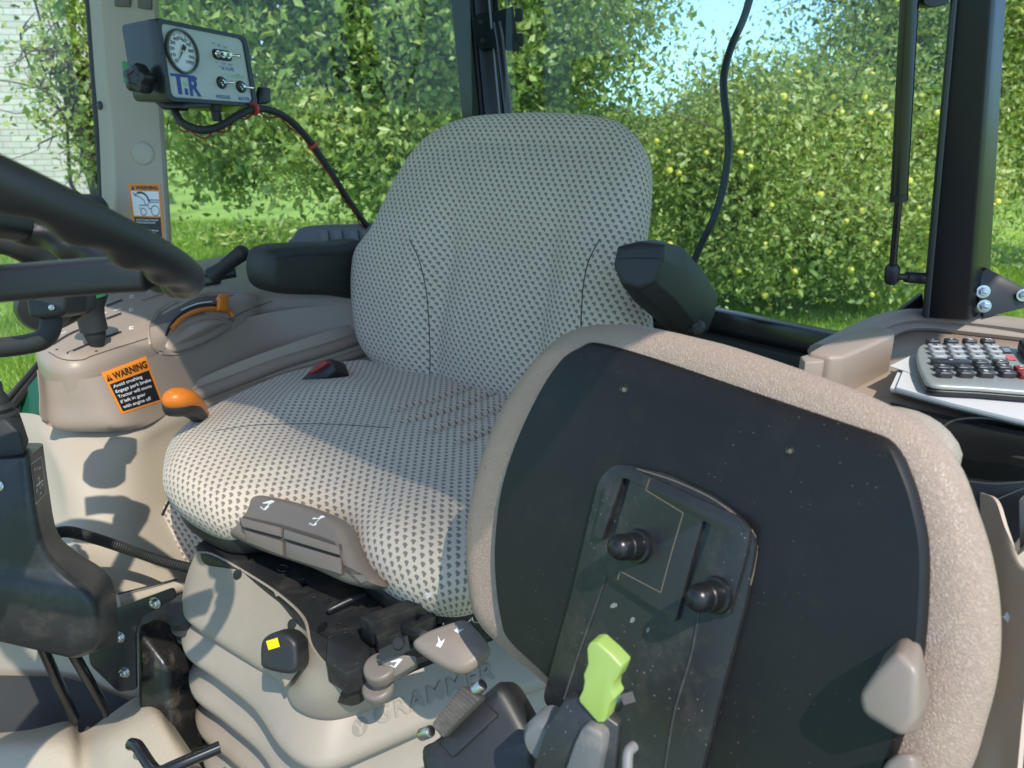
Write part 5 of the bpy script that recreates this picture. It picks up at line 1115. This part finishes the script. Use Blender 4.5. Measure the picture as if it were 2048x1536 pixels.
def tree(name, label, trunk, height, crown, ncl, nleaf, lsize, asp, m, seed, group='trees beyond the cab windows', spread=.28, apples=0, zmin=.4, hollow=.35, filt=None, applem=None, droop=0, gap=-.12):
    rng = np.random.default_rng(seed)
    t = thing(name, label, 'tree', trunk, group)
    x0, y0 = trunk[0], trunk[1]; cx, cy, cz, rx, ry, rz_ = crown
    parts = []; q, b = limb((x0, y0, -.1), (x0 + (cx-x0)*.6, y0 + (cy-y0)*.6, cz), .13*height/4, .06*height/4, rng, 6, .06); parts.append(b)
    pts = []
    while len(pts) < ncl:
        v = rng.uniform(-1, 1, 3); r = np.linalg.norm(v)
        if r > 1 or r < hollow: continue
        p = np.array([cx + v[0]*rx, cy + v[1]*ry, cz + v[2]*rz_])
        if p[2] < zmin: continue
        if filt and not filt(p): continue
        if mnoise.noise(Vector(p)*1.6 + Vector((seed, 0, 0))) < gap: continue
        pts.append(p)
    pts = np.array(pts)
    for i in range(min(len(pts), 70)):
        s = q[rng.integers(2, len(q))]; _, b = limb(s, pts[i], .028*height/4, .006, rng, 4, .14); parts.append(b)
    for i in rng.integers(0, len(pts), 150):
        e = pts[i] + rng.normal(size=3)*spread*1.3; _, b = limb(pts[i], e, .009, .003, rng, 3, .2); parts.append(b)
    obj('trunk', join(parts), BARK, t)
    tone_c = rng.uniform(0, 1, ncl); out = []; tn = []
    per = nleaf // ncl
    for p, tc in zip(pts, tone_c):
        k = int(per*rng.uniform(.5, 1.6)); sp_ = spread*rng.uniform(.6, 1.3)
        o = rng.normal(size=(k, 3))*sp_*[1, 1, .75]; o[:, 2] -= droop*np.abs(o[:, 2])
        out.append(p + o); tn.append(np.clip(tc*.6 + rng.uniform(0, .55, k) , 0, 1))
    P = np.concatenate(out); T = np.concatenate(tn); k = P[:, 2] > zmin*.8; P, T = P[k], T[k]
    V, F, tone = leaves(P, lsize, asp, rng, tone=T)
    c = bpy.data.objects.new('crown', fast_mesh('crown', V, F, tone, m)); link(c, t)
    if apples:
        base = None; front = pts[np.argsort(pts[:, 1])]
        sel = front[:max(20, int(len(front)*.65))]
        for k in range(apples):
            p = None
            while p is None or (filt and not filt(p)):
                v = rng.normal(size=3); v /= np.linalg.norm(v); v[1] = -abs(v[1]); q_ = rng.uniform(.88, 1.08)
                p = np.array([cx, cy, cz]) + v*np.array([rx, ry, rz_])*q_ + np.array([0, -spread*.9, 0])
            p[2] = max(p[2], zmin)
            if base is None:
                bm = bm_lathe((0, 0, 0), (0, 0, 1), [(-.030, .001), (-.033, .012), (-.024, .028), (0, .036), (.018, .032), (.028, .018), (.024, .004), (.045, .0015)], 14)
                base = obj('apple', bm, applem, t); base.matrix_parent_inverse = Matrix(); base.location = Vector(p) - Vector(trunk)
            else:
                a = base.copy(); COL.objects.link(a); a.location = Vector(p) - Vector(trunk); a.rotation_euler = tuple(rng.uniform(-.5, .5, 3)); s = rng.uniform(.5, .95); a.scale = (s, s, s)
    return t
LM1 = leaf_mat('glossy_tree_leaves', (.05, .10, .02), (.23, .35, .08), (.62, .68, .28))
LM2 = leaf_mat('apple_tree_leaves', (.055, .11, .025), (.23, .34, .09), (.54, .60, .23))
LM3 = leaf_mat('distant_leaves', (.06, .12, .04), (.13, .21, .07), (.26, .33, .12))
APPLE = mat('yellow_green_apple_skin', (.62, .60, .10), .35, None, var=.12, vs=20)
# broad leafed tree on the left, growing just beyond the window
tree('leafy_tree', 'large glossy broad leafed tree with drooping sprays between the pillar and the middle post', (-1.15, 7.4, 0), 5, (-1.3, 6.9, 2.85, 2.0, 1.5, 1.75), 520, 100000, .062, .55, LM1, 11, zmin=1.25, spread=.21, gap=.02, droop=.3, hollow=.25)
tree('leafy_tree', 'broad leafed tree behind the seat with crown reaching the blue gap', (.25, 8.2, 0), 5, (.05, 7.4, 3.1, 1.35, 1.3, 1.7), 380, 84000, .053, .55, LM1, 12, zmin=.9, spread=.22, gap=-.02, hollow=.25, filt=lambda p: p[0] < 1.25 - max(0, p[2]-2.2)*.25)
tree('slender_tree', 'thin leafy branches hanging in front of the pale brick wall', (-4.6, 8.6, 0), 4, (-4.15, 8.0, 2.4, .38, .7, 1.4), 46, 2300, .07, .55, LM1, 13, zmin=1.1, spread=.17, hollow=.1)
tree('apple_tree', 'low bushy apple tree full of yellow apples left of the gas strut', (3.0, 8.4, 0), 4, (2.75, 8.0, 1.15, 1.85, 1.4, 1.05), 460, 80000, .052, .55, LM2, 21, apples=98, zmin=.28, spread=.30, applem=APPLE, gap=.03, group='apple trees behind the rear window')
tree('apple_tree', 'tall airy apple tree rising behind the low bushy apple tree', (4.4, 10.2, 0), 5, (4.3, 9.6, 2.95, 2.15, 1.5, 2.1), 520, 62000, .058, .5, LM2, 22, apples=85, zmin=.7, spread=.30, applem=APPLE, group='apple trees behind the rear window', filt=lambda p: p[0] > 3.15 + .45*max(0, p[2]-2.2))
tree('apple_tree', 'apple tree seen to the right of the thick rear post', (7.2, 10.2, 0), 4, (6.9, 9.6, 2.2, 1.0, 1.4, 1.7), 200, 20000, .06, .5, LM2, 23, apples=14, zmin=.5, spread=.25, applem=APPLE, group='apple trees behind the rear window')
tree('dark_hedge_tree', 'dense darker tree standing far behind between the apple trees', (2.0, 15.5, 0), 5, (2.2, 15, .8, 3.4, 1.2, .9), 200, 18000, .11, .55, LM3, 31, zmin=.2, spread=.4, hollow=.0)
tree('dark_hedge_tree', 'dense darker tree far behind the seat and middle post', (-3.0, 23.5, 0), 6, (-1.8, 23, .7, 4.2, 1.2, .9), 160, 15000, .11, .55, LM3, 32, zmin=.2, spread=.4, hollow=.0)
tree('conifer', 'pale green conical tree at the far right edge of the lawn', (11.2, 17.0, 0), 6, (11.2, 17, 2.6, .9, .9, 2.8), 170, 20000, .09, .4, LM1, 33, zmin=.2, spread=.3, hollow=.0)
tree('russet_tree', 'reddish brown tree rising above the conical tree at the far right', (10.6, 20, 0), 7, (11.4, 20, 4.2, 1.5, 1.2, 1.6), 120, 12000, .1, .5, leaf_mat('russet_leaves', (.10, .05, .03), (.16, .09, .05), (.2, .14, .07)), 34, zmin=1, spread=.35)

# fallen apples
rng = np.random.default_rng(5); bm = bm_lathe((0, 0, 0), (0, 0, 1), [(-.030, .001), (-.033, .012), (-.024, .028), (0, .036), (.018, .032), (.028, .018), (.024, .001)], 12)
fa = obj('fallen_apple', bm, APPLE); tag(fa, 'yellow apple fallen on the grass below the apple trees', 'apple', 'apples fallen on the grass')
for k in range(46):
    a = fa if k == 0 else fa.copy()
    if k: COL.objects.link(a)
    a.location = (rng.uniform(1.3, 7.0), rng.uniform(5.6, 8.6), .04); a.rotation_euler = tuple(rng.uniform(0, 3, 3))

# pale brick house
bk_m, nt, N, L, B = nodes('whitewashed_brick')
tc = N.new('ShaderNodeTexCoord'); mp = N.new('ShaderNodeMapping'); L.new(tc.outputs['UV'], mp.inputs[0])
br_ = N.new('ShaderNodeTexBrick'); br_.inputs['Scale'].default_value = 1; br_.inputs['Brick Width'].default_value = .26; br_.inputs['Row Height'].default_value = .088; br_.inputs['Mortar Size'].default_value = .006; br_.inputs['Mortar Smooth'].default_value = .2; br_.inputs['Bias'].default_value = -.1
br_.inputs['Color1'].default_value = (.66, .64, .60, 1); br_.inputs['Color2'].default_value = (.80, .78, .74, 1); br_.inputs['Mortar'].default_value = (.40, .38, .34, 1)
L.new(mp.outputs[0], br_.inputs['Vector'])
nn = N.new('ShaderNodeTexNoise'); nn.inputs['Scale'].default_value = 9; nn.inputs['Detail'].default_value = 8; L.new(tc.outputs['UV'], nn.inputs['Vector'])
mx = N.new('ShaderNodeMix'); mx.data_type = 'RGBA'; mx.blend_type = 'MULTIPLY'; mx.inputs[0].default_value = .35; L.new(br_.outputs['Color'], mx.inputs[6]); L.new(nn.outputs['Color'], mx.inputs[7])
L.new(mx.outputs[2], B.inputs['Base Color']); B.inputs['Roughness'].default_value = .9
bp = N.new('ShaderNodeBump'); bp.inputs['Strength'].default_value = .6; bp.inputs['Distance'].default_value = .01; bp.invert = True; L.new(br_.outputs['Fac'], bp.inputs['Height']); L.new(bp.outputs[0], B.inputs['Normal'])
hs = thing('brick_house', 'pale whitewashed brick house beyond the left window', 'house', (-9, 14, 0))
wx1, wy = -5.55, 12.6
bm = bmesh.new(); uvl = bm.loops.layers.uv.new('UVMap')
def wq(p, q, z1=6.0):
    vs = [bm.verts.new((*p, 0)), bm.verts.new((*q, 0)), bm.verts.new((*q, z1)), bm.verts.new((*p, z1))]; fc_ = bm.faces.new(vs); ln = math.dist(p, q)
    for l, uv_ in zip(fc_.loops, ((0, 0), (ln, 0), (ln, z1), (0, z1))): l[uvl].uv = uv_
wq((-16, wy - 1.5), (wx1, wy)); wq((wx1, wy), (wx1 - 4.6, wy + 9))
me = bpy.data.meshes.new('wall'); bm.to_mesh(me); bm.free(); me.materials.append(bk_m); o = bpy.data.objects.new('wall', me); link(o, hs)
obj('roof', bm_loft([[Vector((-16.4, wy-2.2, 6)), Vector((wx1+.5, wy-.5, 6)), Vector((wx1-4.3, wy+9.4, 6)), Vector((-17, wy+9, 6))], [Vector((-14, wy+2.4, 8.4)), Vector((wx1-2, wy+3.2, 8.4)), Vector((wx1-3.6, wy+4.5, 8.4)), Vector((-14, wy+4, 8.4))]]), mat('grey_roof_shingle', (.09, .085, .08), .8, ('noise', 30, .5, .02), var=.3), hs)

# grass blades where the lawn shows through the windows
rng = np.random.default_rng(9)
def blades(n, xr, yr, h):
    P = np.stack([rng.uniform(*xr, n), yr[0] + (yr[1]-yr[0])*rng.power(1.0, n), np.zeros(n)], 1)
    a = rng.uniform(0, 6.28, n); hh = h*rng.uniform(.5, 1.4, n); ln = rng.normal(size=(n, 2))*.35
    w = .004 + .003*(P[:, 1]/8)
    c, s = np.cos(a)*w, np.sin(a)*w; z = np.zeros(n)
    V = np.stack([P - np.stack([c, s, z], 1), P + np.stack([c, s, z], 1), P + np.stack([ln[:, 0]*hh, ln[:, 1]*hh, hh], 1)], 1).reshape(-1, 3)
    return V, np.arange(n*3).reshape(-1, 3), np.repeat(rng.uniform(.2, 1, n), 3)
GM = leaf_mat('grass_blades', (.08, .17, .02), (.17, .31, .04), (.32, .48, .09))
Vs, Fs, Ts, nv = [], [], [], 0
for n, xr, yr, h in ((50000, (-6, -.8), (3.0, 7), .09), (50000, (-9, -.3), (7, 13.5), .10), (60000, (.8, 7.5), (4.2, 9.5), .07), (16000, (6, 13), (6, 20), .09)):
    V, F, T = blades(n, xr, yr, h); Vs.append(V); Fs.append(F + nv); Ts.append(T); nv += len(V)
o = bpy.data.objects.new('grass', fast_mesh('grass', np.concatenate(Vs), np.concatenate(Fs), np.concatenate(Ts), GM)); link(o)
tag(o, 'short bright green grass blades covering the lawn outside', 'grass', kind='stuff')
# tall weeds by the house
def weeds(x, y, seed, n):
    r = np.random.default_rng(seed); P = np.stack([x + r.normal(size=n)*.5, y + r.normal(size=n)*.3, r.uniform(.03, .34, n)], 1)
    V, F, t = leaves(P, .12, .3, r); o = bpy.data.objects.new('weed_patch', fast_mesh('weed_patch', V, F, t, LM1)); link(o)
    return o
for k, (x, y, lb) in enumerate(((-3.8, 11.2, 'patch of tall weeds in the grass to the right of the house corner'), (-2.4, 11.8, 'clump of weeds under the leafy tree further from the house'))):
    tag(weeds(x, y, 40+k, 500), lb, 'weeds')

# =================================================================== LIGHT AND CAMERA
w = bpy.data.worlds.new('World'); SC.world = w; w.use_nodes = True; wn_ = w.node_tree
sky = wn_.nodes.new('ShaderNodeTexSky'); sky.sky_type = 'NISHITA'; sky.sun_disc = False
to_sun = Vector((.25, -.55, .80)).normalized()
sky.sun_elevation = math.asin(to_sun.z); sky.sun_rotation = math.atan2(to_sun.x, to_sun.y)
sky.air_density = .9; sky.dust_density = .2; sky.ozone_density = 1.6
tcw = wn_.nodes.new('ShaderNodeTexCoord'); sxy = wn_.nodes.new('ShaderNodeSeparateXYZ'); wn_.links.new(tcw.outputs['Generated'], sxy.inputs[0])
crw = wn_.nodes.new('ShaderNodeValToRGB'); wn_.links.new(sxy.outputs[2], crw.inputs[0])
crw.color_ramp.elements[0].position = .0; crw.color_ramp.elements[0].color = (.27, .50, .74, 1); crw.color_ramp.elements[1].position = .45; crw.color_ramp.elements[1].color = (1, .90, .78, 1)
mxw = wn_.nodes.new('ShaderNodeMix'); mxw.data_type = 'RGBA'; mxw.blend_type = 'MULTIPLY'; mxw.inputs[0].default_value = 1
wn_.links.new(sky.outputs[0], mxw.inputs[6]); wn_.links.new(crw.outputs[0], mxw.inputs[7]); wn_.links.new(mxw.outputs[2], wn_.nodes['Background'].inputs[0]); wn_.nodes['Background'].inputs[1].default_value = .37
sl_ = bpy.data.lights.new('sun', 'SUN'); sl_.energy = 4.6; sl_.angle = math.radians(.5); sl_.color = (1, .93, .82)
so = bpy.data.objects.new('sun', sl_); COL.objects.link(so); so.rotation_euler = (-to_sun).to_track_quat('-Z', 'Y').to_euler()
cd = bpy.data.cameras.new('camera'); cam = bpy.data.objects.new('camera', cd); COL.objects.link(cam)
cam.location = CAM; cam.rotation_euler = (math.pi/2 - PITCH, 0, 0)
cd.sensor_width = 36; cd.lens = 36 * 1539 / 2048; cd.clip_start = .02; cd.clip_end = 1000
cd.dof.use_dof = True; cd.dof.focus_distance = .95; cd.dof.aperture_fstop = cd.lens / 2.7
SC.camera = cam
SC.view_settings.view_transform = 'Standard'; SC.view_settings.look = 'None'; SC.view_settings.exposure = 0; SC.view_settings.gamma = 1
SC.render.engine = 'CYCLES'; SC.cycles.use_denoising = True; SC.cycles.max_bounces = 8; SC.cycles.transparent_max_bounces = 12
SC.cycles.caustics_reflective = False; SC.cycles.caustics_refractive = False; SC.cycles.sample_clamp_indirect = 6
